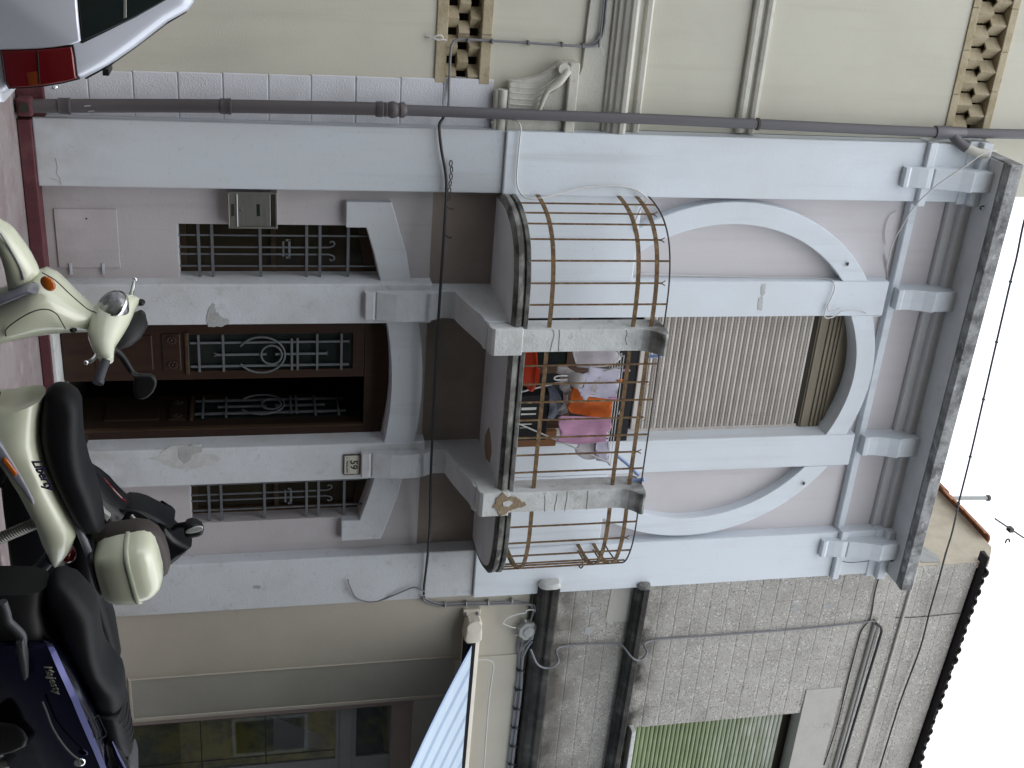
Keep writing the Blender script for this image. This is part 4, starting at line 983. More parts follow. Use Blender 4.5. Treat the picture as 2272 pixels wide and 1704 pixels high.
while x < 10: part('tie', G().box(x, x + .012, -.045, .02, 4.325, 4.41), cable_bk, c); x += .26
c = part('conduit', G().tube(smooth_path([(7.755, 0.02, 3.643), (7.76, 0.02, 3.926), (7.772, 0.02, 4.01), (7.835, 0.02, 4.073), (8.02, 0.02, 4.069), (8.27, 0.02, 4.06), (8.74, 0.02, 4.058), (9.27, 0.02, 4.067)], 5), .006, 8), cable_wh, None, smooth=60, base=(7.835, 0.02, 4.073))
tag(c, 'thin pale conduit bending along the cream wall above the awning', 'conduit')

# ------------------------------------------------------------------ things fixed to the white house
mb = thing('mailbox', (2.9, .1, 1.67), 'brushed steel mailbox mounted on the pink wall left of the barred window', 'mailbox')
part('case', G().box(2.735, 2.752, .045, .16, 1.468, 1.872).box(3.036, 3.052, .045, .16, 1.468, 1.872).box(2.752, 3.036, .045, .16, 1.855, 1.872).box(2.752, 3.036, .045, .16, 1.468, 1.478).box(2.752, 3.036, .135, .16, 1.478, 1.855), steel, mb, bevel=.003)
part('door', G().box(2.754, 3.034, .055, .068, 1.545, 1.815), steel, mb, bevel=.003)
part('lower_flap', G().box(2.752, 3.036, .048, .066, 1.480, 1.535), steel, mb, bevel=.003)
part('edge_strip', G().box(2.752, 3.036, .040, .058, 1.535, 1.545), chrome, mb, bevel=.002)
part('slot', G().box(2.84, 2.945, .046, .05, 1.492, 1.518), dark_in, mb)
part('name_window', G().box(2.84, 2.945, .0525, .056, 1.70, 1.73), glass_dk, mb, bevel=.002)
part('lock', G().cyl((2.893, .058, 1.575), (2.893, .047, 1.575), .010, 14), chrome, mb)
hn = thing('house_number', (5.325, 0, 2.54), 'cream tile house number 59 on the right door column', 'house number')
part('plate', G().box(5.232, 5.432, -.016, .01, 2.462, 2.606), enamel, hn, bevel=.003)
part('frame', G().box(5.226, 5.438, -.0185, .0, 2.455, 2.463).box(5.226, 5.438, -.0185, .0, 2.604, 2.610).box(5.226, 5.233, -.0185, .0, 2.463, 2.604).box(5.431, 5.438, -.0185, .0, 2.463, 2.604).box(5.222, 5.232, -.019, 0, 2.53, 2.542).box(5.432, 5.442, -.019, 0, 2.53, 2.542), brown_pl, hn, bevel=.002)
text('digits', '59', .098, mark_k, (5.332, -.0175, 2.518), (1, 0, 0), (0, 0, 1), hn, align='CENTER', offset=.0015, spacing=1.05)
text('street_name', 'v.  MARCONI', .026, mark_k, (5.332, -.0175, 2.480), (1, 0, 0), (0, 0, 1), hn, align='CENTER', spacing=1.1)
part('rule', G().box(5.24, 5.425, -.0172, -.015, 2.507, 2.5082), brown_pl, hn)
def pin(name, pts, m, lbl, cat, r=.006, sm=4):
    c = part(name, G().tube(smooth_path(pts, sm), r, 8), m, None, smooth=60, base=pts[0]); return tag(c, lbl, cat)
c = part('cable', G().tube(smooth_path([(2.00, .0, 3.26), (2.055, -.02, 3.235), (2.10, -.035, 3.205), (2.16, -.035, 3.205), (2.33, -.04, 3.232), (2.52, -.045, 3.275), (2.70, -.06, 3.287), (3.10, -.16, 3.267), (3.58, -.21, 3.252), (4.2, -.22, 3.245), (4.9, -.21, 3.25), (5.40, -.19, 3.258), (5.95, -.13, 3.283), (6.35, -.06, 3.290), (6.60, -.035, 3.283), (6.75, -.03, 3.275), (6.84, -.04, 3.275)], 6), .0125, 8), cable_bk, None, smooth=60, base=(2.1, 0, 3.2))
tag(c, 'black cable strung across the white house below the balcony', 'cable')
c = part('cable', G().tube(smooth_path([(6.61, -0.03, 2.514), (6.684, -0.03, 2.53), (6.844, -0.02, 2.602), (6.915, 0.0, 2.729), (6.905, 0.0, 2.853), (6.835, -0.02, 2.989), (6.756, -0.03, 3.156), (6.763, -0.04, 3.217), (6.798, -0.05, 3.28)], 6), .007, 8), cable_gr, None, smooth=60, base=(6.6, 0, 2.7))
tag(c, 'loose grey wire drooping on the lower right white pilaster', 'wire')
ch_ = thing('chain', (2.429, -0.03, 3.318), 'rusty chain and hooks hanging along the black cable on the left', 'chain')
lk = [(2.436, -0.03, 3.318), (2.488, -0.035, 3.326), (2.548, -0.035, 3.324), (2.607, -0.04, 3.319), (2.669, -0.04, 3.316), (2.727, -0.05, 3.311)]
for i, (x, y, z) in enumerate(lk):
    part('link', G().tube([(x + .026 * math.cos(a), y + .012 * math.sin(a) * (i % 2), z + .012 * math.sin(a)) for a in [2 * math.pi * k / 14 for k in range(14)]], .005, 6, closed=True), dark_iron, ch_, smooth=60)
for (x, y, z) in [(2.814, -0.08, 3.31), (3.051, -0.14, 3.3)]:
    part('hook', G().tube(smooth_path([(x - .02, y, z - .02), (x, y, z + .005), (x + .01, y, z + .03), (x - .005, y, z + .035)], 4), .006, 6), dark_iron, ch_)
wc = [(2.06, .02, 3.62), (2.065, .0, 3.75), (2.09, -.02, 3.84), (2.125, -.05, 3.90), (2.20, -.05, 3.93), (2.33, -.05, 3.925), (2.50, -.05, 3.905), (2.62, -.08, 3.93)]
wc = [(2.095, 0.05, 3.66), (2.065, 0.02, 3.786), (2.061, -0.02, 3.858), (2.105, -0.05, 3.895), (2.209, -0.055, 3.896), (2.423, -0.055, 3.892), (2.559, -0.055, 3.896), (2.65, -0.07, 3.92), (2.702, -0.1, 3.973), (2.709, -0.12, 4.052), (2.692, -0.1, 4.18), (2.625, -0.05, 4.48), (2.602, -0.045, 4.705), (2.61, -0.045, 4.892), (2.648, -0.06, 5.021), (2.713, -0.05, 5.098), (2.795, -0.04, 5.061), (2.913, -0.03, 5.028), (3.039, 0.0, 5.034), (3.206, 0.06, 5.078)]
c = part('cable', G().tube(smooth_path(wc, 6), .0075, 8), cable_wh, None, smooth=60, base=wc[5])
tag(c, 'white cable looping from the downpipe over the left end of the balcony', 'cable')
wl = [(3.47, 0.09, 5.083), (3.473, 0.09, 5.296), (3.485, 0.09, 5.604)] + [(3.484, 0.09, 5.586), (3.494, 0.09, 6.031), (3.5, 0.08, 6.415), (3.5, 0.07, 6.747), (3.501, 0.06, 6.953), (3.494, 0.02, 7.062), (3.512, -0.03, 7.09), (3.566, -0.035, 7.115), (3.677, -0.035, 7.098), (3.773, -0.035, 7.068), (3.845, -0.035, 7.062), (3.878, -0.035, 7.098), (3.862, -0.035, 7.169), (3.804, -0.04, 7.245), (3.799, -0.04, 7.426), (3.83, -0.02, 7.51), (3.908, 0.07, 7.659), (3.904, 0.08, 7.748)]
c = part('wire', G().tube(smooth_path(wl, 6), .006, 8), cable_wh, None, smooth=60, base=wl[4])
tag(c, 'white wire clipped up the left inner pilaster and curling over the window arch', 'wire')
c = part('wire', G().tube(smooth_path([(3.709, -0.035, 7.088), (3.789, -0.035, 7.088), (3.803, -0.04, 7.121), (3.787, -0.04, 7.176), (3.768, -0.04, 7.201)], 6), .0055, 8), cable_wh, None, smooth=60, base=(3.709, -0.035, 7.088))
tag(c, 'short white wire end hooked beside the top of the window arch', 'wire')
dl = [(2.091, -0.5, 8.162), (2.112, -0.5, 8.043), (2.228, -0.47, 7.922), (2.467, -0.36, 7.724), (2.697, -0.25, 7.624), (2.926, -0.14, 7.613), (3.092, -0.05, 7.621), (3.283, 0.06, 7.677)]
c = part('cable', G().tube(smooth_path(dl + [(3.425, 0.1, 7.702)], 6), .006, 8), cable_wh, None, smooth=60, base=dl[3])
tag(c, 'thin white cable slanting down from the cornice corner past the first bracket', 'cable')
c = part('wire', G().tube(smooth_path([(3.171, 0.095, 7.637), (3.046, 0.095, 7.595), (2.892, 0.095, 7.605), (2.83, 0.095, 7.68)], 6), .004, 6).tube(smooth_path([(3.264, 0.095, 7.642), (3.39, 0.095, 7.696), (3.534, 0.095, 7.747)], 4), .005, 6), pink_up, None, smooth=60, base=(3.048, 0.1, 7.598))
tag(c, 'faint painted over wire on the upper left pink wall', 'wire')
for x, y_, lb in ((1070, 45, 'small iron ring fixed on the left of the round arch'), (788, 1460, 'small iron ring fixed on the right of the round arch')):
    X, Z = {1070: (3.331, 7.208), 788: (5.742, 7.226)}[x]
    c = part('ring', G().tube([(X + .014 * math.cos(a), -.02 + .01 * math.sin(a), Z + .014 * math.sin(a)) for a in [2 * math.pi * k / 12 for k in range(12)]], .005, 6, closed=True).cyl((X, -.02, Z), (X, .0, Z), .006, 8), dark_iron, None, base=(X, 0, Z))
    tag(c, lb, 'iron ring')
X, Z = (6.591, 4.888)
c = part('hook', G().tube(smooth_path([(X - .03, -.035, Z + .012), (X - .005, -.06, Z + .02), (X + .015, -.07, Z - .0), (X, -.07, Z - .02), (X - .015, -.06, Z - .015)], 5), .008, 8), dark_iron, None, smooth=60, base=(X, 0, Z))
tag(c, 'iron hook on the upper right white pilaster beside the balcony', 'hook')
X, Z = (2.703, 8.293)
c = part('hook', G().tube(smooth_path([(X - .015, -.2, 8.385), (X - .01, -.2, 8.355), (X + .012, -.2, 8.35), (X + .015, -.2, 8.37)], 4), .007, 6), dark_iron, None, base=(X, -.2, 8.37))
tag(c, 'tiny dark hook under the left end of the cornice', 'hook')
c = part('nest_hole', G().ball((6.60, -.16, 8.372), (.09, 0, 0), (0, .05, 0), (0, 0, .018)), dark_in, None, smooth=60, base=(6.6, -.16, 8.38))
tag(c, 'dark swallow nest stuck under the right end of the cornice', 'nest')
c = part('wire', G().tube(smooth_path([(6.687, -0.11, 7.824), (6.686, -0.14, 7.9), (6.678, -0.15, 8.003), (6.665, -0.16, 8.106)], 4), .006, 6), cable_gr, None, base=(6.687, -0.11, 7.824))
tag(c, 'short grey wire beside the rightmost cornice bracket', 'wire')

# wire over the street in front of the roofs
ow = [(2.338, -0.75, 8.458), (2.661, -0.72, 8.456), (3.018, -0.7, 8.495)] + [(3.267, -0.68, 8.516), (3.902, -0.62, 8.588), (4.542, -0.56, 8.662), (5.22, -0.5, 8.737), (5.8, -0.45, 8.789)] + [(5.916, -0.42, 8.82), (6.319, -0.25, 8.965), (6.71, -0.06, 9.106), (7.09, -0.02, 9.141), (7.544, -0.01, 9.144), (8.049, -0.01, 9.151), (8.84, -0.01, 9.08), (9.844, -0.01, 9.046)]
c = part('overhead_wire', G().tube(smooth_path(ow, 5), .010, 8), cable_bk, None, smooth=60, base=ow[5])
tag(c, 'black overhead wire passing above the cornice and along the grey house', 'wire')
for i in (3, 4, 5, 6, 7, 8): part('clip', G().box(ow[i][0] - .008, ow[i][0] + .008, ow[i][1] - .012, ow[i][1] + .012, ow[i][2] - .012, ow[i][2] + .012), cable_bk, c)
fl = thing('flue_pipe', (7.9, 3, 11.0), 'pale grey flue pipe rising behind the tiled gable', 'flue')
part('tube', G().cyl((7.86, 3, 10.3), (7.93, 3, 11.93), .030, 14), box_gr, fl, smooth=50)
part('cap', G().cyl((7.93, 3, 11.93), (7.932, 3, 11.97), .045, 14), dark_iron, fl, smooth=50)
part('bracket', G().tube([(7.90, 2.96, 11.31), (8.10, 2.96, 11.32)], .014, 8), dark_iron, fl)
an = thing('antenna', (9.2, 4, 12.3), 'thin dark television antenna rod seen against the white sky', 'antenna')
part('rod', G().tube([(8.95, 4, 13.00), (9.34, 4, 13.63)], .014, 8), dark_iron, an)
part('clamp', G().box(9.13, 9.20, 3.95, 4.05, 13.30, 13.37), dark_iron, an)
part('element', G().tube(smooth_path([(9.423, 4.0, 13.321), (9.362, 4.0, 13.328), (9.354, 4.0, 13.37), (9.406, 4.0, 13.39)], 4), .014, 6), dark_iron, an)

# ------------------------------------------------------------------ on the balcony: rack, washing, basin
def cloth_from(name, pts, y, m, lbl, cat, amp=.018, freq=22, thick=.006, grid=.022):
    """a hanging cloth: the outline filled with a fine folded sheet"""
    xs = [p[0] for p in pts]; zs_ = [p[1] for p in pts]
    from mathutils.geometry import intersect_point_tri_2d, delaunay_2d_cdt
    V2 = [Vector(p) for p in pts]
    n = len(V2)
    inside = lambda q: sum(1 for i in range(n) if (V2[i].y > q.y) != (V2[(i + 1) % n].y > q.y) and q.x < (V2[(i + 1) % n].x - V2[i].x) * (q.y - V2[i].y) / (V2[(i + 1) % n].y - V2[i].y) + V2[i].x) % 2
    P = list(V2)
    x = min(xs)
    while x < max(xs):
        z = min(zs_)
        while z < max(zs_):
            q = Vector((x + random.uniform(-.004, .004), z + random.uniform(-.004, .004)))
            if inside(q): P.append(q)
            z += grid
        x += grid
    r = delaunay_2d_cdt(P, [(i, (i + 1) % n) for i in range(n)], [list(range(n))], 1, 1e-5)
    top = max(zs_)
    sd = hash(name + str(round(y * 100))) % 50
    vs = []
    for q in r[0]:
        d = amp * (.25 + min(1, (top - q.y) / .25))
        vs.append((q.x, y + d * math.sin(q.x * freq + 1.5 * noise.noise((q.x * 4, q.y * 3, sd))) + d * .8 * noise.noise((q.x * 9, q.y * 6, sd + 3)), q.y))
    g = G().add(vs, [tuple(f) for f in r[2]])
    o = part(name, g, m, None, smooth=80, base=(sum(xs) / n, y, top))
    md = o.modifiers.new('thickness', 'SOLIDIFY'); md.thickness = thick
    return tag(o, lbl, cat)
WL = 'washing hung on the balcony rack'
rack = thing('drying_rack', (4.4, -.5, 4.4), 'white wire drying rack with pale blue arms on the balcony', 'drying rack')
for k in range(6):
    part('wire', G().tube([(3.98 + .01 * k, -.62 + .07 * k, 4.865), (5.10 + .01 * k, -.62 + .07 * k, 4.865)], .004, 6), cable_wh, rack)
part('end_rod', G().tube([(4.0, -.62, 4.865), (4.05, -.27, 4.865)], .006, 6).tube([(5.10, -.62, 4.865), (5.15, -.27, 4.865)], .006, 6), cable_wh, rack)
part('leg', G().tube([(5.08, -.60, 4.86), (4.70, -.40, 3.91)], .008, 8).tube([(4.10, -.60, 4.86), (4.45, -.40, 3.91)], .008, 8), cable_wh, rack)
part('arm', G().tube([(5.025, -0.55, 4.931), (5.092, -0.6, 5.029), (5.185, -0.68, 5.139)], .016, 10), pale_blue, rack, smooth=60)
part('arm', G().tube([(5.21, -0.72, 5.02), (5.206, -0.74, 5.087), (5.168, -0.78, 5.157)], .020, 10), pale_blue, rack, smooth=60)
part('arm', G().tube([(4.006, -0.6, 5.093), (3.969, -0.66, 5.198)], .018, 10), pale_blue, rack, smooth=60)
def wash(*a, **k):
    o = cloth_from(*a, **k); o['group'] = WL; return o
wash('towel', [(4.03, 4.446), (3.998, 4.435), (3.989, 4.87), (4.102, 4.914), (4.166, 4.844), (4.177, 4.76), (4.186, 4.622), (4.176, 4.495)], -.42, cl_white, 'greyish white towel hanging just right of the left balcony post', 'towel')
wash('shirt', [(4.144, 4.869), (4.318, 4.87), (4.445, 4.854), (4.429, 4.725), (4.41, 4.6), (4.466, 4.571), (4.42, 4.54), (4.371, 4.512), (4.329, 4.488), (4.31, 4.54), (4.242, 4.536), (4.209, 4.518), (4.184, 4.492), (4.154, 4.565), (4.09, 4.566), (4.119, 4.599), (4.142, 4.769)], -.56, cl_lilac, 'lilac white shirt with faded print hanging on the rack', 'shirt', amp=.012)
wash('orange_shirt', [(4.486, 4.852), (4.52, 4.879), (4.697, 4.88), (4.699, 4.789), (4.673, 4.645), (4.648, 4.494), (4.575, 4.445), (4.46, 4.456), (4.378, 4.483), (4.379, 4.529), (4.446, 4.559), (4.474, 4.686)], -.44, cl_orange, 'orange shirt hanging behind the lilac shirt', 'shirt', amp=.022)
wash('pink_towel', [(4.621, 4.826), (4.718, 4.849), (4.767, 4.804), (4.869, 4.808), (4.893, 4.537), (4.852, 4.332), (4.786, 4.364), (4.668, 4.337), (4.593, 4.323), (4.578, 4.352), (4.586, 4.505)], -.58, cl_pink, 'pink terry towel hanging between the orange shirt and the socks', 'towel', amp=.014, freq=30)
wash('sock', [(4.882, 4.854), (5.091, 4.878), (5.114, 4.845), (5.096, 4.756), (4.991, 4.74), (4.887, 4.741)], -.52, cl_lilac, 'lilac white cloth at the right end of the washing', 'cloth')
wash('sock', [(4.917, 4.742), (5.088, 4.756), (5.095, 4.7), (5.074, 4.628), (5.028, 4.563), (4.985, 4.545), (4.93, 4.587), (4.913, 4.646)], -.50, cl_white, 'grey white sock hanging lowest at the right of the washing', 'sock')
g = G()
pc = [(4.206, 4.651), (4.336, 4.642)]
for cx_, cz_ in pc:
    for k in range(46):
        a, r = random.uniform(0, 6.3), random.uniform(.0, 1)
        x, z = cx_ + .065 * r * math.cos(a), cz_ + .035 * r * math.sin(a)
        g.box(x - .004, x + .004, -.580, -.578, z - .002, z + .002)
sh_o = [o for o in bpy.data.objects if o.name == 'shirt'][0]
part('print', g, mat('ochre shirt print', (.42, .34, .20), .8), sh_o, kind='stuff')
# plastic bag with a handle loop
bg_ = [(4.213, 4.513), (4.187, 4.424), (4.194, 4.365)]
bag = part('peg_bag', G().loft([((x, -.62, z), (0, 0, 0) if 0 else (r, 0, 0), (0, r * .7, 0), 2.2) for (x, z), r in zip([(4.217, 4.521), (4.217, 4.502), (4.22, 4.457), (4.211, 4.411), (4.198, 4.373), (4.194, 4.357)], (.02, .062, .075, .06, .03, .012))], 18), mat('grey fabric', (.36, .345, .35), .85, [((.26, .25, .25), 8, .45, .7, .6, U1)], .3, 80), None, smooth=70, base=(bg_[0][0], -.62, bg_[0][1]))
tag(bag, 'grey peg bag with a white handle loop hanging in front of the shirt', 'peg bag')
part('handle', G().tube(smooth_path([(4.166, -0.63, 4.359), (4.164, -0.63, 4.3), (4.171, -0.63, 4.255), (4.187, -0.63, 4.238), (4.203, -0.63, 4.258), (4.204, -0.63, 4.303), (4.201, -0.63, 4.363)], 5), .007, 8), cable_wh, bag, smooth=60)
ba = thing('basin', (4.15, -.6, 3.93), 'bright red plastic washing basin on the balcony floor', 'basin')
bp_ = [(4.155, 3.98), (4.157, 4.065), (4.157, 4.095)]
part('bowl', G().lathe((4.10, -.52, 3.915), [(.15, .0), (.17, .01), (.20, .10), (.215, .125), (.205, .125), (.19, .10), (.16, .02), (.0, .02)], 28), basin_m, ba, smooth=50)
part('rim', G().lathe((4.10, -.52, 4.03), [(.21, .0), (.238, .005), (.242, .02), (.225, .024), (.205, .02), (.21, 0)], 28), basin_m, ba, smooth=50)
part('lug', G().loft([((4.10, -.745, 4.045), (.075, 0, 0), (0, .02, 0), 3), ((4.10, -.755, 4.068), (.065, 0, 0), (0, .02, 0), 3)], 16), basin_m, ba, smooth=40)
# other things seen through the rails
tb = thing('grill_cabinet', (4.75, -.3, 3.91), 'dark barbecue cabinet with a pale label behind the balcony rails', 'barbecue')
part('body', G().box(4.46, 4.92, -.42, -.12, 3.91, 4.28), blk_pl, tb, bevel=.01)
part('lid', G().loft([((4.60, -.27, 4.28), (.17, 0, 0), (0, .16, 0), 2.4), ((4.60, -.27, 4.36), (.15, 0, 0), (0, .14, 0), 2.2), ((4.60, -.27, 4.42), (.06, 0, 0), (0, .06, 0), 2)], 20), mat('dark blue grey enamel', (.04, .05, .075), .35), tb, smooth=50)
part('label', G().box(4.575, 4.60, -.4215, -.42, 4.02, 4.16).box(4.635, 4.65, -.4215, -.42, 4.02, 4.16), mark_w, tb)
part('dial_marks', G().box(4.70, 4.71, -.4215, -.42, 4.0, 4.09).box(4.74, 4.75, -.4215, -.42, 4.0, 4.13).box(4.78, 4.785, -.4215, -.42, 4.02, 4.08), mark_w, tb)
c = part('plank', G().box(4.90, 5.06, -.28, -.22, 3.905, 4.42), mat('orange brown board', (.24, .10, .035), .6, [((.14, .06, .02), 8, .42, .7, .7, V)]), None, bevel=.004, base=(5, -.25, 3.9))
tag(c, 'orange brown wooden board standing at the right inside the balcony', 'board')
c = part('wooden_crate', G().box(3.98, 4.26, -.18, .1, 3.91, 4.18).box(3.98, 4.26, -.20, -.18, 4.02, 4.05), MATS['orange brown board'], None, bevel=.004, base=(4.1, 0, 3.9))
tag(c, 'brown wooden crate behind the red basin', 'crate')
cloth_from('plastic_sheet', [(4.205, 4.3), (4.161, 4.327), (4.175, 4.404), (4.225, 4.486), (4.258, 4.52), (4.306, 4.471), (4.363, 4.453), (4.422, 4.482), (4.479, 4.457), (4.562, 4.45), (4.655, 4.474), (4.682, 4.407), (4.676, 4.344), (4.593, 4.383), (4.519, 4.415), (4.436, 4.407), (4.377, 4.355), (4.312, 4.364), (4.272, 4.414), (4.255, 4.351)], -.40, film, 'crumpled milky plastic sheet below the washing', 'plastic sheet', amp=.05, freq=34)
# pegs
for (p, m, lb) in ((((4.422, -0.58, 4.826)), cl_pink, 'pink peg on the corner of the lilac shirt'), (((4.248, -0.57, 4.878)), org_l, 'orange peg at the top of the lilac shirt'), (((4.138, -0.6, 4.91)), cl_pink, 'small pink peg near the left balcony post')):
    c = part('clothes_peg', G().box(p[0] - .008, p[0] + .008, p[1] - .012, p[1] + .012, p[2] - .035, p[2] + .035), m, None, bevel=.003, base=p)
    tag(c, lb, 'clothes peg', 'clothes pegs on the rack')
c = part('dark_gap_sheet', G().box(4.02, 5.0, -.33, -.325, 4.90, 5.10), mat('black gap sheet with white dots', (.012, .012, .014), .9, [((.6, .6, .6), 26, .93, .95, 1, U1, 'speck')]), None, base=(4.5, -.33, 5.0))  # thin black sheet put in for the dark gap below the shutter
tag(c, 'black sheet with white flecks standing in for the dark gap under the roller shutter', 'cloth')

# scratches and chips on the foot of the left pilaster
for i, pts in enumerate(([(2.469, -0.001, 0.153), (2.544, -0.001, 0.16), (2.594, -0.001, 0.148), (2.631, -0.001, 0.174), (2.688, -0.001, 0.175)], [(2.633, -0.001, 0.092), (2.645, -0.001, 0.138), (2.675, -0.001, 0.182)], [(2.355, -0.001, 0.255), (2.385, -0.001, 0.296)])):
    part('scratch', G().tube(pts, .0022, 5), grey_patch, house)

# ------------------------------------------------------------------ cream scooter
Y1 = -4.1
sc1 = thing('scooter', (2.6, Y1, -.135), 'cream green scooter with a black seat and a cream top box, parked before the door', 'scooter')
# rear body under the seat
top = [(2.636, 0.538), (2.588, 0.645), (2.684, 0.623), (2.782, 0.614), (2.91, 0.626), (3.044, 0.664), (3.194, 0.711), (3.301, 0.743), (3.361, 0.746), (3.414, 0.723), (3.473, 0.701), (3.537, 0.657), (3.594, 0.625)]
bot = [(2.58, 0.305), (2.675, 0.303), (2.757, 0.334), (2.84, 0.371), (2.953, 0.427), (3.074, 0.48), (3.225, 0.524), (3.315, 0.546), (3.387, 0.556), (3.459, 0.572), (3.515, 0.584), (3.571, 0.598), (3.608, 0.609)]
part('body', G().body(top, bot, [.10, .15, .185, .20, .205, .205, .195, .18, .165, .14, .115, .07, .025], Y1, 2.5, 36), sc_cream, sc1, smooth=60)
# footwell tunnel and floor
part('floor_panel', G().body([(1.95, .42), (2.15, .40), (2.38, .44)], [(1.95, .24), (2.15, .22), (2.38, .22)], [.19, .21, .19], Y1, 4), blk_pl, sc1, smooth=40)
# seat
top = [(2.538, 0.73), (2.562, 0.767), (2.604, 0.798), (2.646, 0.809), (2.733, 0.805), (2.822, 0.802), (2.911, 0.805), (3.005, 0.816), (3.083, 0.836), (3.171, 0.852), (3.26, 0.862), (3.326, 0.868), (3.368, 0.869)]
bot = [(2.544, 0.686), (2.57, 0.655), (2.609, 0.64), (2.674, 0.624), (2.76, 0.614), (2.837, 0.615), (2.933, 0.632), (3.047, 0.662), (3.161, 0.697), (3.259, 0.732), (3.33, 0.77), (3.359, 0.807), (3.372, 0.84)]
part('seat', G().body(top, bot, [.035, .085, .115, .13, .145, .155, .165, .168, .165, .155, .14, .11, .05], Y1 - .005, [2.2, 2.4, 2.8] + [3.2] * 8 + [2.6, 2.2], 36), sc_black, sc1, smooth=60)
# lower side trim with reflector
trim = [(2.668, 0.409), (2.749, 0.457), (2.797, 0.478), (2.865, 0.507), (2.937, 0.535), (3.007, 0.56), (3.069, 0.579), (3.094, 0.58), (3.101, 0.572), (3.07, 0.554), (3.008, 0.526), (2.951, 0.494), (2.904, 0.468), (2.854, 0.437), (2.799, 0.395)]
part('side_trim', G().round_plate(trim, -4.312, -4.2, .012), lav, sc1, smooth=50)
part('reflector', G().round_plate([(2.83, 0.461), (2.826, 0.471), (2.837, 0.482), (2.909, 0.518), (2.924, 0.516), (2.93, 0.506), (2.921, 0.498), (2.847, 0.459)], -4.322, -4.30, .006), org_l, sc1, smooth=50)
# name badge
b0, b1 = [(2.851, -4.312, 0.599), (2.993, -4.312, 0.646)]
dv = Vector(b1) - Vector(b0)
text('badge', 'Liberty', .062, mark_v, (b0[0] - .005, -4.318, b0[2] - .010), dv, (0, 0, 1), sc1, shear=.35, extrude=.004, offset=.001)
# tail: indicator, lamp, carrier, mudguard with plate
q = (3.362, 0.646)
part('indicator', G().ball((q[0], -4.205, q[1]), (.022, 0, .012), (0, .035, 0), (.035, 0, .026), 18, 10), org_l, sc1, smooth=70)
q = (3.537, 0.672)
part('tail_lamp', G().ball((q[0], -4.08, q[1]), (.030, 0, -.020), (0, .075, 0), (.030, 0, .034), 18, 10), red_l, sc1, smooth=70)
arm = [(3.168, 0.688), (3.224, 0.712), (3.296, 0.739), (3.374, 0.766), (3.435, 0.781), (3.502, 0.793), (3.564, 0.813)]
part('carrier', G().loft([((x, -4.18, z), (.022 * k, 0, .022 * k), (0, .018, 0), 2.6) for (x, z), k in zip(arm, (.35, .9, 1.1, 1.2, 1.2, 1, .4))], 16), lav, sc1, smooth=60)
arm = [(3.34, 0.734), (3.384, 0.765), (3.41, 0.798), (3.406, 0.832)]
part('carrier', G().loft([((x, -4.05, z), (.02 * k, 0, .03 * k), (0, .03, 0), 2.6) for (x, z), k in zip(arm, (.5, 1, 1.1, .6))], 16), lav, sc1, smooth=60)
mg = [(3.541, 0.584), (3.623, 0.523), (3.687, 0.454), (3.757, 0.389), (3.828, 0.334), (3.906, 0.272)]
part('mudguard', G().loft([((x, -4.1, z), (.030, 0, .018), (0, .055, 0), 3) for x, z in mg], 18), mat('dark blue grey plastic', (.05, .055, .075), .45), sc1, smooth=50)
part('plate_holder', G().tube([(a[0], -4.12, a[1]) for a in [(3.756, 0.441), (3.685, 0.545)]], .006, 6), steel, sc1)
part('plate', G().loft([((x, -4.1, z), (.01, 0, .01), (0, .09, 0), 6) for x, z in [(3.667, 0.534), (3.736, 0.44), (3.818, 0.369)]], 12), blk_pl, sc1)
# shock absorber, engine, exhaust, rear wheel
s0, s1_ = [(3.253, 0.572), (3.351, 0.352)]
ax = Vector((s1_[0] - s0[0], 0, s1_[1] - s0[1])); L_ = ax.length; ax.normalize()
pu = Vector((0, 1, 0)); pv = ax.cross(pu)
hp = [Vector((s0[0], -4.22, s0[1])) + ax * (L_ * k / 180) + (pu * math.cos(k * .62) + pv * math.sin(k * .62)) * .026 for k in range(181)]
part('shock_spring', G().tube(hp, .006, 6), steel, sc1, smooth=60)
part('damper', G().cyl((s0[0], -4.22, s0[1]), (s1_[0], -4.22, s1_[1]), .014, 12), blk_pl, sc1)
part('engine', G().loft([((2.55, Y1, .28), (0, 0, .12), (0, .13, 0), 3), ((2.75, Y1, .34), (0, 0, .17), (0, .17, 0), 3), ((3.05, Y1, .30), (0, 0, .12), (0, .15, 0), 3)], 20), blk_pl, sc1, smooth=40)
def wheel(x, y, z, r, w, par):
    wg = part('wheel', G().lathe((x, y, z), [(r * .62, -w * .5), (r * .9, -w * .5), (r * .98, -w * .3), (r, 0), (r * .98, w * .3), (r * .9, w * .5), (r * .62, w * .5)], 36, 'Y'), tyre_m, par, smooth=50)
    sp = G().lathe((x, y, z), [(.05, -w * .6), (.05, w * .6)], 16, 'Y')
    for k in range(5):
        a = k * math.pi * 2 / 5
        sp.tube([(x + .04 * math.cos(a), y, z + .04 * math.sin(a)), (x + r * .68 * math.cos(a), y, z + r * .68 * math.sin(a))], .02, 8)
    part('rim', sp, steel, wg, smooth=40)
wheel(3.03, Y1, .115, .25, .11, sc1)
wheel(1.62, Y1 + .02, .125, .26, .10, sc1)
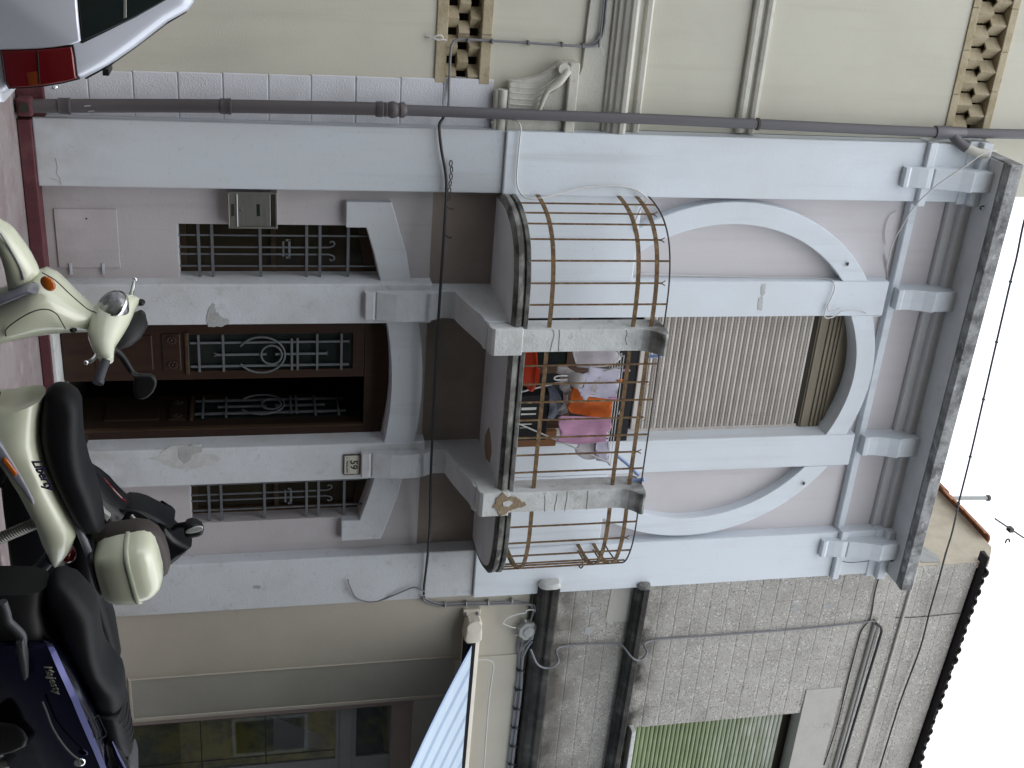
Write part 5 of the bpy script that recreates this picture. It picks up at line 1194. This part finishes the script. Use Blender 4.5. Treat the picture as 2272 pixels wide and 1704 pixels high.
# leg shield, front fender, headset
tp = [(2.072, 0.366), (2.07, 0.426), (2.063, 0.469), (2.043, 0.523), (2.009, 0.586), (1.974, 0.645), (1.952, 0.695), (1.977, 0.744), (2.031, 0.792), (2.086, 0.84), (2.129, 0.89), (2.147, 0.924)]
bt = [(2.285, 0.342), (2.292, 0.402), (2.291, 0.445), (2.281, 0.499), (2.27, 0.561), (2.26, 0.619), (2.253, 0.668), (2.248, 0.721), (2.244, 0.775), (2.245, 0.828), (2.25, 0.872), (2.251, 0.89)]
part('leg_shield', G().body(tp, bt, [.20, .215, .22, .225, .225, .22, .21, .19, .165, .135, .10, .08], Y1, 2.3, 36), sc_cream, sc1, smooth=60)
fd = [(1.66, 0.492), (1.7, 0.538), (1.719, 0.565), (1.742, 0.587), (1.779, 0.609), (1.816, 0.631), (1.859, 0.652), (1.911, 0.673), (1.945, 0.682)]
fb = [(1.711, 0.4), (1.761, 0.465), (1.794, 0.495), (1.836, 0.515), (1.883, 0.527), (1.935, 0.534), (1.993, 0.537), (2.037, 0.537), (2.051, 0.535)]
part('front_fender', G().body(fd, fb, [.04, .075, .085, .09, .095, .095, .095, .09, .07], Y1 - .03, 2.2, 30), sc_cream, sc1, smooth=60)
part('fender_line', G().tube(smooth_path([(x, -4.222, z) for x, z in [(1.729, 0.547), (1.77, 0.567), (1.816, 0.587), (1.868, 0.607), (1.91, 0.62), (1.953, 0.626)]], 4), .004, 6), lav, sc1)
q = (1.942, 0.74)
part('indicator', G().ball((q[0] + .006, -4.285, q[1]), (.030, 0, -.012), (.012, .018, 0), (.022, 0, .03), 18, 10), org_l, sc1, smooth=70)
tl = [(2.033, 0.51), (2.007, 0.562), (1.983, 0.614), (1.969, 0.652), (1.972, 0.677), (1.979, 0.693), (1.979, 0.664), (2.0, 0.62), (2.023, 0.568), (2.049, 0.508)]
part('shield_trim', G().round_plate(tl, -4.335, -4.2, .01), lav, sc1, smooth=50)
part('shield_seam', G().tube(smooth_path([(x, y, z) for x, y, z in [(1.889, -4.3, 0.722), (1.92, -4.31, 0.775), (1.989, -4.28, 0.82), (2.052, -4.24, 0.857), (2.108, -4.2, 0.892), (2.133, -4.18, 0.925)]], 4), .003, 6), brown_pl, sc1)
part('glovebox_seam', G().tube(smooth_path([(x, y, z) for x, y, z in [(2.189, -4.325, 0.543), (2.155, -4.33, 0.547), (2.113, -4.34, 0.59), (2.073, -4.345, 0.649), (2.052, -4.345, 0.701), (2.056, -4.335, 0.741), (2.084, -4.32, 0.771), (2.131, -4.3, 0.785), (2.173, -4.28, 0.796)]], 5), .003, 6), brown_pl, sc1)
part('bag_hook', G().ball((2.199, -4.2, 0.821), (.02, 0, 0), (0, .05, 0), (0, 0, .02), 12, 8), blk_pl, sc1, smooth=60)
# handlebar cover turned towards the street
hb = [(2.173, -3.93, 1.086), (2.158, -3.97, 1.064), (2.16, -4.01, 1.035), (2.168, -4.06, 1.003), (2.189, -4.11, 0.979), (2.21, -4.17, 0.965), (2.237, -4.24, 0.957), (2.262, -4.3, 0.961), (2.285, -4.35, 0.976), (2.297, -4.38, 0.993)]
rr = (.022, .038, .062, .084, .090, .085, .070, .050, .036, .02)
st = []
for i, (c_, r_) in enumerate(zip(hb, rr)):
    a_ = Vector(hb[max(i - 1, 0)]); b_ = Vector(hb[min(i + 1, len(hb) - 1)])
    t_ = (b_ - a_).normalized(); u_ = (Vector((0, 0, 1)) - t_ * t_.z).normalized(); w_ = t_.cross(u_)
    st.append((c_, u_ * r_, w_ * r_ * .95, 2.3))
part('handlebar_cover', G().loft(st, 32), sc_cream, sc1, smooth=60)
part('neck', G().loft([((a[0], Y1, a[1]), (.055 + .01 * i, 0, .03), (0, .055, 0), 2.2) for i, a in enumerate([(2.212, 0.855), (2.21, 0.891), (2.213, 0.922)])], 20), sc_cream, sc1, smooth=60)
hc = Vector((2.11, -4.13, 0.995))
nd = Vector((-.78, -.42, -.38)).normalized()
hu = Vector((.25, 0, 1)); hu = (hu - nd * hu.dot(nd)).normalized(); hv = nd.cross(hu)
def disc(rings):
    g = G(); g.loft([(hc + nd * d, hu * r, hv * r * 1.02, 2) for d, r in rings], 32); return g
part('headlamp_bezel', disc([(-.07, .05), (-.01, .078), (.004, .080), (.010, .076), (.008, .070)]), chrome, sc1, smooth=60)
part('headlamp', disc([(-.01, .071), (.012, .069), (.024, .055), (.031, .03), (.033, .004)]), lampglass, sc1, smooth=70)
part('dash_cowl', G().loft([(p_, u_, v_, 2.3) for p_, u_, v_ in zip([(2.206, -4.0, 1.117), (2.229, -4.04, 1.109), (2.26, -4.09, 1.081), (2.285, -4.14, 1.048), (2.3, -4.2, 1.016)], ((.01, 0, .014), (.03, 0, .034), (.032, 0, .036), (.026, 0, .028), (.01, 0, .01)), ((0, .03, 0), (0, .07, 0), (0, .08, 0), (0, .07, 0), (0, .03, 0)))], 18), blk_pl, sc1, smooth=60)
part('switch_pod', G().ball((2.171, -3.95, 1.108), (.016, 0, 0), (0, .03, 0), (0, 0, .022), 12, 8), blk_pl, sc1, smooth=60)
def lever(pts): part('brake_lever', G().tube(smooth_path(pts, 5), .0115, 10, r2=.008).ball(pts[-1], (.012, 0, 0), (0, .012, 0), (0, 0, .012), 10, 6), chrome, sc1, smooth=60)
lever([(2.137, -3.95, 1.061), (2.105, -3.96, 1.072), (2.061, -3.98, 1.084), (2.031, -4.0, 1.092)])
lever([(2.271, -4.3, 0.939), (2.284, -4.34, 0.931), (2.293, -4.38, 0.913), (2.285, -4.42, 0.895)])
part('grip', G().tube([(2.291, -4.36, 0.979), (2.319, -4.42, 0.965), (2.356, -4.48, 0.95)], .021, 14).tube([(2.348, -4.475, 0.953), (2.361, -4.49, 0.948)], .025, 14), mat('dark blue grey rubber', (.035, .036, .045), .6), sc1, smooth=50)
ms = smooth_path([(2.278, -4.28, 0.978), (2.295, -4.26, 1.008), (2.335, -4.25, 1.036), (2.382, -4.25, 1.06), (2.413, -4.25, 1.076), (2.432, -4.25, 1.098)], 6)
part('mirror_stem', G().tube(ms, .020, 10, r2=.012).ball((2.271, -4.29, 0.982), (.028, 0, 0), (0, .028, 0), (0, 0, .024), 12, 8), blk_pl, sc1, smooth=60)
mo = [(2.404, 1.072), (2.421, 1.091), (2.424, 1.121), (2.425, 1.161), (2.44, 1.182), (2.464, 1.189), (2.49, 1.184), (2.521, 1.168), (2.543, 1.146), (2.555, 1.122), (2.553, 1.1), (2.539, 1.084), (2.514, 1.077), (2.474, 1.081), (2.438, 1.084)]
part('mirror', G().round_plate(mo, -4.275, -4.235, .014), blk_pl, sc1, smooth=50)
# top box
cb = (3.601, 0.988)
bx0, bz0 = cb
tilt = R(9)
def bxp(u, v, w):      # along the box, across it, upwards
    return (bx0 + u * math.cos(tilt) - w * math.sin(tilt), Y1 + v, bz0 + u * math.sin(tilt) + w * math.cos(tilt))
def boxloft(lv, e=4.0):
    return G().loft([(bxp(cu, 0, w), Vector(bxp(cu + a, 0, w)) - Vector(bxp(cu, 0, w)), (0, b, 0), e) for w, cu, a, b in lv], 44)
HB = .158
part('top_box_base', boxloft([(-HB, .0, .125, .14), (-HB + .012, .0, .150, .165), (-.10, .0, .172, .19), (-.03, .002, .180, .20), (.012, .003, .181, .202)]), sc_cream, sc1, smooth=60)
part('top_box_lid', boxloft([(.030, .003, .181, .202), (.07, .0, .178, .20), (.105, -.004, .166, .188), (.132, -.008, .145, .165), (.150, -.012, .110, .13), (.158, -.014, .05, .06)], 3.6), sc_cream, sc1, smooth=60)
part('top_box_band', boxloft([(.010, .003, .185, .206), (.014, .003, .187, .208), (.028, .003, .187, .208), (.032, .003, .185, .206)]), mat('pale cream band', (.50, .53, .42), .35, coat=.4), sc1, smooth=50)
part('lid_seam', boxloft([(.008, .003, .1835, .2045), (.0105, .003, .1845, .2055)]), blk_pl, sc1)
def padloft(lv):
    return G().loft([(bxp(-.018 + cu, .075, w), Vector(bxp(a, 0, 0)) - Vector(bxp(0, 0, 0)), (0, b, 0), 3.2) for w, cu, a, b in lv], 40)
part('back_pad', padloft([(-.185, .0, .12, .06), (-.165, .0, .160, .085), (-.08, .0, .183, .095), (.06, .004, .186, .095), (.12, .012, .172, .09), (.160, .022, .14, .075), (.182, .03, .09, .05), (.188, .032, .03, .03)]), brown_pl, sc1, smooth=60)
part('base_plate', boxloft([(-.185, -.03, .12, .12), (-.165, -.02, .15, .15), (-.150, -.02, .14, .15)]), blk_pl, sc1, smooth=50)
part('box_reflector', G().loft([(bxp(.175, -.03, -.01), (.012, 0, 0), (0, .10, 0), 5), (bxp(.178, -.03, .006), (.012, 0, 0), (0, .10, 0), 5)], 12), red_l, sc1)

# ------------------------------------------------------------------ black scooter beyond it
Y3 = -3.25
sc3 = thing('motor_scooter', (3.6, Y3, -.135), 'black motor scooter with swept fairing and round mirror, standing behind the cream scooter', 'scooter')
tp = [(3.442, 0.675), (3.493, 0.715), (3.545, 0.755), (3.6, 0.796), (3.663, 0.836), (3.719, 0.883), (3.724, 0.905)]
bt = [(3.477, 0.574), (3.557, 0.59), (3.645, 0.616), (3.728, 0.637), (3.817, 0.658), (3.901, 0.669), (3.957, 0.676)]
part('fairing', G().body(tp, bt, [.03, .11, .16, .19, .20, .20, .18], Y3, 2.3, 30), blk_gl, sc3, smooth=60)
part('fairing_stripe', G().tube(smooth_path([(x, y, z) for x, y, z in [(3.496, -3.36, 0.781), (3.556, -3.38, 0.828), (3.614, -3.38, 0.868), (3.658, -3.36, 0.891)]], 4), .006, 6), red_l, sc3)
scn = [(3.9, 0.725), (3.833, 0.78), (3.767, 0.83), (3.722, 0.889), (3.728, 0.945), (3.752, 1.0), (3.8, 1.066), (3.844, 1.121), (3.874, 1.157), (3.852, 1.112), (3.901, 1.13), (3.959, 1.162), (3.997, 1.207), (4.029, 1.254), (4.104, 1.185), (4.178, 1.105), (4.239, 1.032), (4.255, 0.943), (4.191, 0.86), (4.079, 0.781)]
part('screen', G().round_plate(scn, -3.38, -3.12, .05, 5, tilt=lambda x, z: .06 * (x - 3.5)), blk_gl, sc3, smooth=45)
part('screen_ridge', G().tube(smooth_path([(3.716, -3.36, 0.86), (3.734, -3.36, 0.953), (3.819, -3.34, 1.036), (3.946, -3.31, 1.108)], 4), .009, 8), blk_pl, sc3, smooth=60)
part('handlebar', G().tube([(3.723, -3.42, 0.925), (3.761, -3.45, 0.964)], .014, 10), steel, sc3, smooth=60)
part('mirror_stem', G().tube(smooth_path([(3.902, -3.3, 1.15), (3.858, -3.34, 1.182), (3.829, -3.38, 1.22), (3.814, -3.4, 1.249)], 5), .016, 10, r2=.022), blk_pl, sc3, smooth=60)
mh = [(3.816, 1.221), (3.789, 1.236), (3.777, 1.262), (3.786, 1.296), (3.812, 1.326), (3.84, 1.337), (3.867, 1.33), (3.881, 1.304), (3.888, 1.264), (3.884, 1.232), (3.861, 1.222)]
part('mirror', G().round_plate(mh, -3.46, -3.36, .03), blk_pl, sc3, smooth=50)
gm_ = [(3.828, 1.232), (3.808, 1.252), (3.795, 1.287), (3.793, 1.321), (3.799, 1.335), (3.816, 1.331), (3.83, 1.308), (3.839, 1.268), (3.837, 1.237)]
part('mirror_glass', G().round_plate(gm_, -3.466, -3.45, .004), mat('mirror glass', (.62, .64, .63), .25, metal=.6), sc3, smooth=50)
part('nose_plate', G().round_plate([(3.633, 0.775), (3.66, 0.786), (3.695, 0.816), (3.727, 0.793), (3.707, 0.78)], -3.47, -3.43, .006), mat('grey panel', (.28, .28, .27), .4), sc3, smooth=40)
part('body', G().body([(3.3, .70), (3.7, .55), (4.1, .55), (4.5, .70), (4.8, .72)], [(3.3, .2), (3.7, .2), (4.1, .2), (4.5, .35), (4.8, .6)], [.12, .2, .2, .18, .06], Y3, 2.6), blk_gl, sc3, smooth=60)
part('seat', G().body([(3.9, .68), (4.2, .70), (4.6, .76), (4.85, .78)], [(3.9, .56), (4.2, .55), (4.6, .66), (4.85, .72)], [.08, .15, .14, .08], Y3, 2.8), sc_black, sc3, smooth=60)
wheel(3.35, Y3, .115, .25, .11, sc3)
wheel(4.62, Y3, .115, .25, .12, sc3)

# ------------------------------------------------------------------ dark blue scooter at the right
Y2 = -4.8
sc2 = thing('maxi_scooter', (3.9, Y2, -.135), 'dark blue maxi scooter with a stepped black seat at the right edge', 'scooter')
top = [(3.166, 0.756), (3.19, 0.788), (3.231, 0.832), (3.3, 0.872), (3.357, 0.899), (3.431, 0.906), (3.505, 0.907), (3.603, 0.912), (3.683, 0.928), (3.742, 0.959), (3.796, 0.992), (3.842, 0.999), (3.902, 0.999), (3.926, 0.992)]
bot = [(3.172, 0.728), (3.211, 0.701), (3.265, 0.692), (3.331, 0.695), (3.393, 0.709), (3.473, 0.726), (3.544, 0.755), (3.61, 0.785), (3.67, 0.811), (3.736, 0.829), (3.796, 0.835), (3.85, 0.84), (3.891, 0.855), (3.905, 0.875)]
part('seat', G().body(top, bot, [.04, .09, .125, .14, .15, .155, .16, .165, .17, .175, .175, .17, .155, .09], Y2, [2.2, 2.5] + [3.0] * 10 + [2.8, 2.4], 36), sc_black, sc2, smooth=60)
top = [(3.932, 0.989), (3.975, 0.998), (4.044, 1.004), (4.113, 1.009), (4.177, 1.015), (4.222, 1.018), (4.246, 1.01)]
bot = [(3.898, 0.864), (3.956, 0.871), (4.032, 0.889), (4.103, 0.912), (4.175, 0.94), (4.228, 0.964), (4.25, 0.987)]
part('passenger_seat', G().body(top, bot, [.17, .185, .18, .165, .14, .10, .04], Y2, 3.0, 32), sc_black, sc2, smooth=60)
for k, (a_, b_) in enumerate(zip([(3.967, 0.949), (4.014, 0.957), (4.065, 0.965), (4.116, 0.974), (4.167, 0.985)], [(3.963, 1.001), (4.013, 1.007), (4.064, 1.013), (4.114, 1.016), (4.165, 1.019)])):
    part('seat_seam', G().tube(smooth_path([(a_[0], Y2 - .175 + .02 * k, a_[1]), (b_[0], Y2 - .12 + .015 * k, b_[1] + .002), (b_[0], Y2, b_[1] + .006)], 4), .003, 6), blk_pl, sc2)
# painted shoulder facing the sky, upright dark side panel under it
lo = [(3.36, -5.06, 0.724), (3.396, -5.1, 0.749), (3.442, -5.12, 0.767), (3.488, -5.14, 0.786), (3.553, -5.15, 0.807), (3.639, -5.15, 0.829), (3.732, -5.15, 0.849), (3.847, -5.14, 0.872), (3.958, -5.13, 0.895), (4.086, -5.11, 0.916), (4.234, -5.08, 0.935)]
hi = [(3.417, -4.99, 0.73), (3.483, -4.99, 0.763), (3.539, -5.0, 0.793), (3.603, -5.0, 0.812), (3.671, -5.01, 0.836), (3.76, -5.01, 0.864), (3.854, -5.0, 0.888), (3.954, -4.99, 0.911), (4.075, -4.97, 0.914), (4.237, -4.95, 0.926), (4.38, -4.93, 0.948)]
gs_ = G(); vs = []
nrow = 7
for a_, b_ in zip(lo, hi):
    a_, b_ = Vector(a_), Vector(b_)
    low = Vector((a_.x + .02, a_.y + .06, a_.z - .42)); mid_ = Vector((a_.x + .001, a_.y + .001, a_.z - .024))
    inn_ = Vector((b_.x, b_.y + .05, b_.z - .03))
    vs += [low, mid_, a_ + Vector((0, 0, -.014)), a_ + (b_ - a_) * .12 + Vector((0, 0, .004)), a_ + (b_ - a_) * .5 + Vector((0, 0, .010)), b_, inn_]
fs = [(i * nrow + k, i * nrow + k + 1, (i + 1) * nrow + k + 1, (i + 1) * nrow + k) for i in range(len(lo) - 1) for k in range(nrow - 1)]
gs_.add(vs, fs)
sp_ = part('side_panel', gs_, blue_p, sc2, smooth=28)
md = sp_.modifiers.new('thickness', 'SOLIDIFY'); md.thickness = .006; md.offset = 1
part('body', G().body([(3.576, 0.726), (3.709, 0.79), (3.844, 0.838), (3.993, 0.873), (4.139, 0.9), (4.242, 0.917), (4.354, 0.942), (4.475, 0.968)], [(3.579, 0.499), (3.74, 0.496), (3.921, 0.523), (4.045, 0.551), (4.162, 0.599), (4.258, 0.669), (4.369, 0.743), (4.488, 0.805)], [.16, .20, .22, .22, .22, .21, .19, .15], Y2, 3.2, 30), blk_gl, sc2, smooth=60)
part('inner_body', G().body([(3.217, 0.705), (3.303, 0.689), (3.404, 0.701), (3.513, 0.731), (3.614, 0.767)], [(3.192, 0.351), (3.305, 0.338), (3.441, 0.322), (3.609, 0.324), (3.841, 0.32)], [.12, .17, .20, .22, .2], Y2, 3, 24), blk_pl, sc2, smooth=60)
part('footboard_trim', G().tube(smooth_path([(x, -5.12, z) for x, z in [(3.099, 0.569), (3.161, 0.578), (3.203, 0.582), (3.241, 0.606), (3.28, 0.628), (3.322, 0.628), (3.369, 0.616)]], 4), .022, 10), mat('dull grey trim', (.05, .053, .057), .5), sc2, smooth=50)
part('footrest', G().round_plate([(3.295, 0.611), (3.282, 0.641), (3.34, 0.641), (3.41, 0.644), (3.486, 0.643), (3.503, 0.628), (3.488, 0.617), (3.407, 0.612)], -5.16, -5.08, .01), MATS['dull grey trim'], sc2, smooth=40)
b0, b1 = [(3.418, -5.155, 0.749), (3.623, -5.155, 0.79)]
dv = Vector(b1) - Vector(b0)
text('badge', 'Majesty', .046, mat('dull silver print', (.16, .155, .13), .4), (b0[0] + .01, -5.158, b0[2] - .035), dv, (0, 0, 1), sc2, shear=.4, extrude=.003, spacing=1.15)
fl_ = [(3.779, -5.12, 0.864), (3.848, -5.01, 0.89), (3.97, -5.0, 0.918), (3.976, -5.01, 0.914), (3.91, -5.11, 0.896), (3.887, -5.12, 0.89)]
part('fuel_flap_seam', G().tube([(x, y - .006, z + .008) for x, y, z in fl_], .003, 6, closed=True), blk_pl, sc2)
part('grab_rail', G().body([(4.036, 0.949), (4.113, 0.976), (4.21, 1.006), (4.314, 1.032)], [(4.047, 0.939), (4.109, 0.944), (4.206, 0.97), (4.309, 0.991)], [.02, .035, .04, .03], -4.97, 2.6, 18), blue_p, sc2, smooth=60)
part('tail_cover', G().body([(4.264, 1.0), (4.293, 1.024), (4.352, 1.03), (4.43, 1.028)], [(4.268, 0.976), (4.307, 0.978), (4.359, 0.985), (4.425, 0.99)], [.08, .12, .13, .10], Y2, 3, 20), MATS['dull grey trim'], sc2, smooth=50)
part('lower_trim', G().tube(smooth_path([(x, -5.16, z) for x, z in [(3.622, 0.69), (3.685, 0.703), (3.772, 0.719), (3.861, 0.749), (3.936, 0.786), (3.975, 0.817)]], 5), .007, 8), MATS['dull grey trim'], sc2, smooth=60)
part('trim_tip', G().ball((4.002, -5.15, 0.82), (.022, 0, .012), (0, .014, 0), (-.012, 0, .024), 12, 8), chrome, sc2, smooth=60)
part('indicator', G().ball((4.186, -5.0, 0.86), (.05, 0, .03), (0, .03, 0), (-.014, 0, .024), 14, 8), org_l, sc2, smooth=60)
part('engine_cover', G().round_plate([(3.752, 0.413), (3.767, 0.5), (3.773, 0.559), (3.817, 0.593), (3.871, 0.605), (3.922, 0.587), (3.951, 0.533), (3.963, 0.48), (3.964, 0.39)], -5.12, -4.8, .03), blk_pl, sc2, smooth=45)
s0, s1_ = [(3.957, 0.668), (4.067, 0.479)]
ax = Vector((s1_[0] - s0[0], 0, s1_[1] - s0[1])); L_ = ax.length; ax.normalize(); pv = ax.cross(pu)
hp = [Vector((s0[0], -5.0, s0[1])) + ax * (L_ * k / 150) + (pu * math.cos(k * .62) + pv * math.sin(k * .62)) * .028 for k in range(151)]
part('shock_spring', G().tube(hp, .007, 6), MATS['dull grey trim'], sc2, smooth=60)
part('exhaust', G().tube([(4.089, -5.03, 0.417), (4.072, -5.03, 0.471), (4.064, -5.02, 0.53)], .03, 12), steel, sc2, smooth=50)
wheel(4.45, Y2, .105, .24, .13, sc2)
wheel(2.85, Y2, .105, .24, .12, sc2)

# ------------------------------------------------------------------ silver hatchback at the left
car = thing('parked_car', (-.6, -3.2, -.135), 'silver hatchback with red tail lamp parked at the lower left', 'car')
YC = -4.0
lean = lambda x, z: .0 if z < .90 else (z - .90) * .30
prof_ = [(0.829, 1.298), (0.942, 1.152), (1.027, 1.031), (1.079, 0.927), (1.082, 0.903), (1.1, 0.833), (1.116, 0.755), (1.127, 0.678), (1.132, 0.606)]
prof_ = [(-.1, 1.425), (.25, 1.418)] + [(0.657, 1.437), (0.704, 1.425), (0.744, 1.412), (0.778, 1.389)] + prof_ + [(1.145, .60), (1.17, .56), (1.19, .48), (1.18, .30), (1.10, .20), (.6, .17), (-2.2, .17), (-2.62, .22), (-2.72, .40), (-2.70, .62), (-2.55, .78), (-1.75, .93), (-1.05, 1.36), (-.7, 1.42)]
def lean_far(x, z): return 0
def car_shell():
    g = G().round_plate(prof_, YC, YC + 1.62, .06, 5)
    out = []
    for x, y, z in g.v:
        l = lean(x, z)
        f = (y - YC) / 1.62
        out.append((x, y + l * (1 - 2 * f), z))
    g.v = out
    return g
part('body', car_shell(), silver_p, car, smooth=35)
def on_side(pts, off, th, r, steps=3):
    return G().round_plate(pts, YC - off, YC - off + th, r, steps, tilt=lean)
gl = [(0.589, 0.944), (0.74, 0.933), (0.836, 0.935), (0.905, 0.937), (0.863, 1.03), (0.803, 1.157), (0.727, 1.293), (0.684, 1.357), (0.565, 1.382)]
part('window_frame', on_side([(0.588, 0.935), (0.738, 0.923), (0.834, 0.924), (0.916, 0.925), (0.918, 0.935), (0.866, 1.04), (0.804, 1.163), (0.727, 1.298), (0.685, 1.366), (0.562, 1.394)], .004, .03, .003), blk_pl, car, smooth=30)
wn = part('window', on_side(gl, .009, .03, .003), glass_dk, car, smooth=30)
part('window_divider', on_side([(0.72, 1.116), (0.719, 1.129), (0.805, 1.124), (0.809, 1.11)], .011, .02, .002), steel, car)
sp = [(0.61, 0.446), (0.583, 0.939), (0.732, 0.927), (0.827, 0.927), (0.906, 0.929), (0.912, 0.92), (0.923, 0.889), (0.938, 0.813), (0.948, 0.737), (0.954, 0.662), (0.958, 0.592), (0.958, 0.515), (0.961, 0.405)]
part('rear_door', on_side(sp, .016, .03, .012, 4), silver_p, car, smooth=40)
part('lamp_gasket', on_side([(0.956, 0.588), (0.946, 0.737), (0.924, 0.897), (0.979, 0.902), (1.062, 0.904), (1.076, 0.91), (1.096, 0.837), (1.112, 0.76), (1.123, 0.684), (1.128, 0.606), (1.093, 0.593), (1.034, 0.59)], .006, .06, .003), blk_pl, car, smooth=30)
tl_ = part('tail_lamp', on_side([(0.961, 0.593), (0.951, 0.737), (0.931, 0.889), (0.979, 0.895), (1.058, 0.897), (1.07, 0.903), (1.09, 0.838), (1.106, 0.76), (1.117, 0.684), (1.122, 0.61), (1.093, 0.597), (1.034, 0.594)], .018, .09, .012, 4), red_l, car, smooth=40)
part('indicator_lens', on_side([(1.05, 0.69), (1.042, 0.74), (1.101, 0.738), (1.107, 0.696)], .0188, .02, .002), mat('deep amber lens', (.20, .035, .003), .15, coat=.6), tl_, smooth=30)
part('lens_rib', G().tube([(x, -4.0195, z) for x, z in [(0.951, 0.747), (1.036, 0.744), (1.099, 0.743)]], .003, 6), blk_pl, tl_)
part('bumper', G().round_plate([(1.19, .58), (1.225, .50), (1.235, .38), (1.20, .26), (1.0, .22), (.7, .22), (.7, .52), (1.05, .56)], YC - .03, YC + 1.66, .05, 5), silver_p, car, smooth=40)
part('tailgate_seam', G().tube([(x, y, z) for x, y, z in [(1.085, -3.93, 0.926), (1.028, -3.93, 1.027), (0.95, -3.86, 1.143), (0.848, -3.78, 1.283), (0.797, -3.72, 1.375)]], .004, 6), blk_pl, car)
part('rear_wiper', G().box(*(lambda q: (q[0] - .012, q[0] + .02, -3.72, -3.55, q[1] - .018, q[1] + .012))((1.089, 0.996))), blk_pl, car, bevel=.004)
part('tailgate_emblem', G().ball((1.13, -3.9, 0.787), (.012, 0, 0), (0, .03, 0), (0, 0, .02), 12, 8), chrome, car, smooth=60)
part('interior', G().box(-1.2, .5, -3.5, -2.9, .5, .95).box(.30, .40, -3.55, -3.35, .9, 1.25), blk_pl, car)
wheel(.45, YC + .10, .16, .295, .18, car)
wheel(-2.0, YC + .10, .16, .295, .18, car)

# ------------------------------------------------------------------ unseen house and trees added behind the camera to darken the lower fronts
op = thing('shading_house', (4, -11.2, 0), 'unseen beige house row added across the street to shade the white house', 'house')
ow_ = []
for k in range(8):
    x = -14 + k * 4.6
    for z in (1.0, 4.3):
        ow_.append((x, z))
part('wall', G().box(-22, 30, -15, -11.2, -.14, 9.0), mat('beige shading house render', (.30, .27, .22), .9, [((.24, .215, .175), .8, .42, .7, .7, U1)]), op)
for x, z in ow_:
    w_ = part('window', G().plate([(x, z), (x + 1.1, z), (x + 1.1, z + 1.7), (x, z + 1.7)], -11.17, -11.2, [[(x + .08, z + .08), (x + 1.02, z + .08), (x + 1.02, z + 1.62), (x + .08, z + 1.62)]]), white, op)
    part('pane', G().box(x + .08, x + 1.02, -11.2, -11.18, z + .08, z + 1.62), glass_dk, w_)
part('roof', G().prof([(-15.4, 9.0), (-11.0, 9.0), (-11.0, 9.1), (-13.2, 9.8), (-15.4, 9.1)], -22, 30), tile_m, op)
# unseen tree row added to shade the lower fronts; it shows in the shop glass
def shading_tree(first=None, x=0.0, rz=0.0, label=''):
    y = -10.4
    if first is None:
        t = thing('shading_tree', (x, y, -.135), label, 'tree', 'unseen trees added to shade the street')
        part('trunk', G().tube(smooth_path([(x, y, -.14), (x + .02, y + .02, 1.2), (x - .05, y, 2.5), (x + .1, y + .1, 4.4)], 4), .14, 10, r2=.07).tube([(x - .02, y, 2.5), (x + .9, y + .5, 4.4)], .06, 8, r2=.03).tube([(x - .02, y, 2.5), (x - .9, y + .3, 4.4)], .06, 8, r2=.03).tube([(x, y, 2.7), (x + .1, y + 1.4, 4.4)], .06, 8, r2=.03), bark_m, t, smooth=60)
        lg = G(); rnd = random.Random(3)
        for k in range(7500):
            while True:
                p = Vector((rnd.uniform(-1, 1), rnd.uniform(-1, 1), rnd.uniform(-1, 1)))
                if p.length < 1 and noise.noise(p * 2.3) > -.15: break
            c = Vector((x, y + 1.2, 5.7)) + Vector((p.x * 2.7, p.y * 1.9, p.z * 2.1))
            a = Vector((rnd.uniform(-1, 1), rnd.uniform(-1, 1), rnd.uniform(-1, 1))).normalized(); b = a.orthogonal().normalized()
            lg.add([c - a * .13, c + b * .06, c + a * .13, c - b * .06], [(0, 1, 2, 3)])
        part('crown', lg, leaf_m, t)
        return t
    t = first.copy(); COL.objects.link(t)
    t.location = (x, y, -.135); t.rotation_euler = (0, 0, rz); t['label'] = label
    for ch in first.children:
        c = ch.copy(); COL.objects.link(c); c.parent = t
    return t
t0 = shading_tree(None, 4.2, 0, 'unseen shading tree added behind the camera facing the front door')
for x, rz, lb in ((-6.2, .5, 'unseen shading tree added opposite the cream house, farthest left of its row'), (-1.0, -.4, 'unseen shading tree added opposite the parked silver car'), (9.3, .3, 'unseen shading tree added opposite the shopfront awning'), (14.4, -.6, 'unseen shading tree added opposite the grey house, farthest right of its row')):
    shading_tree(t0, x, rz, lb)
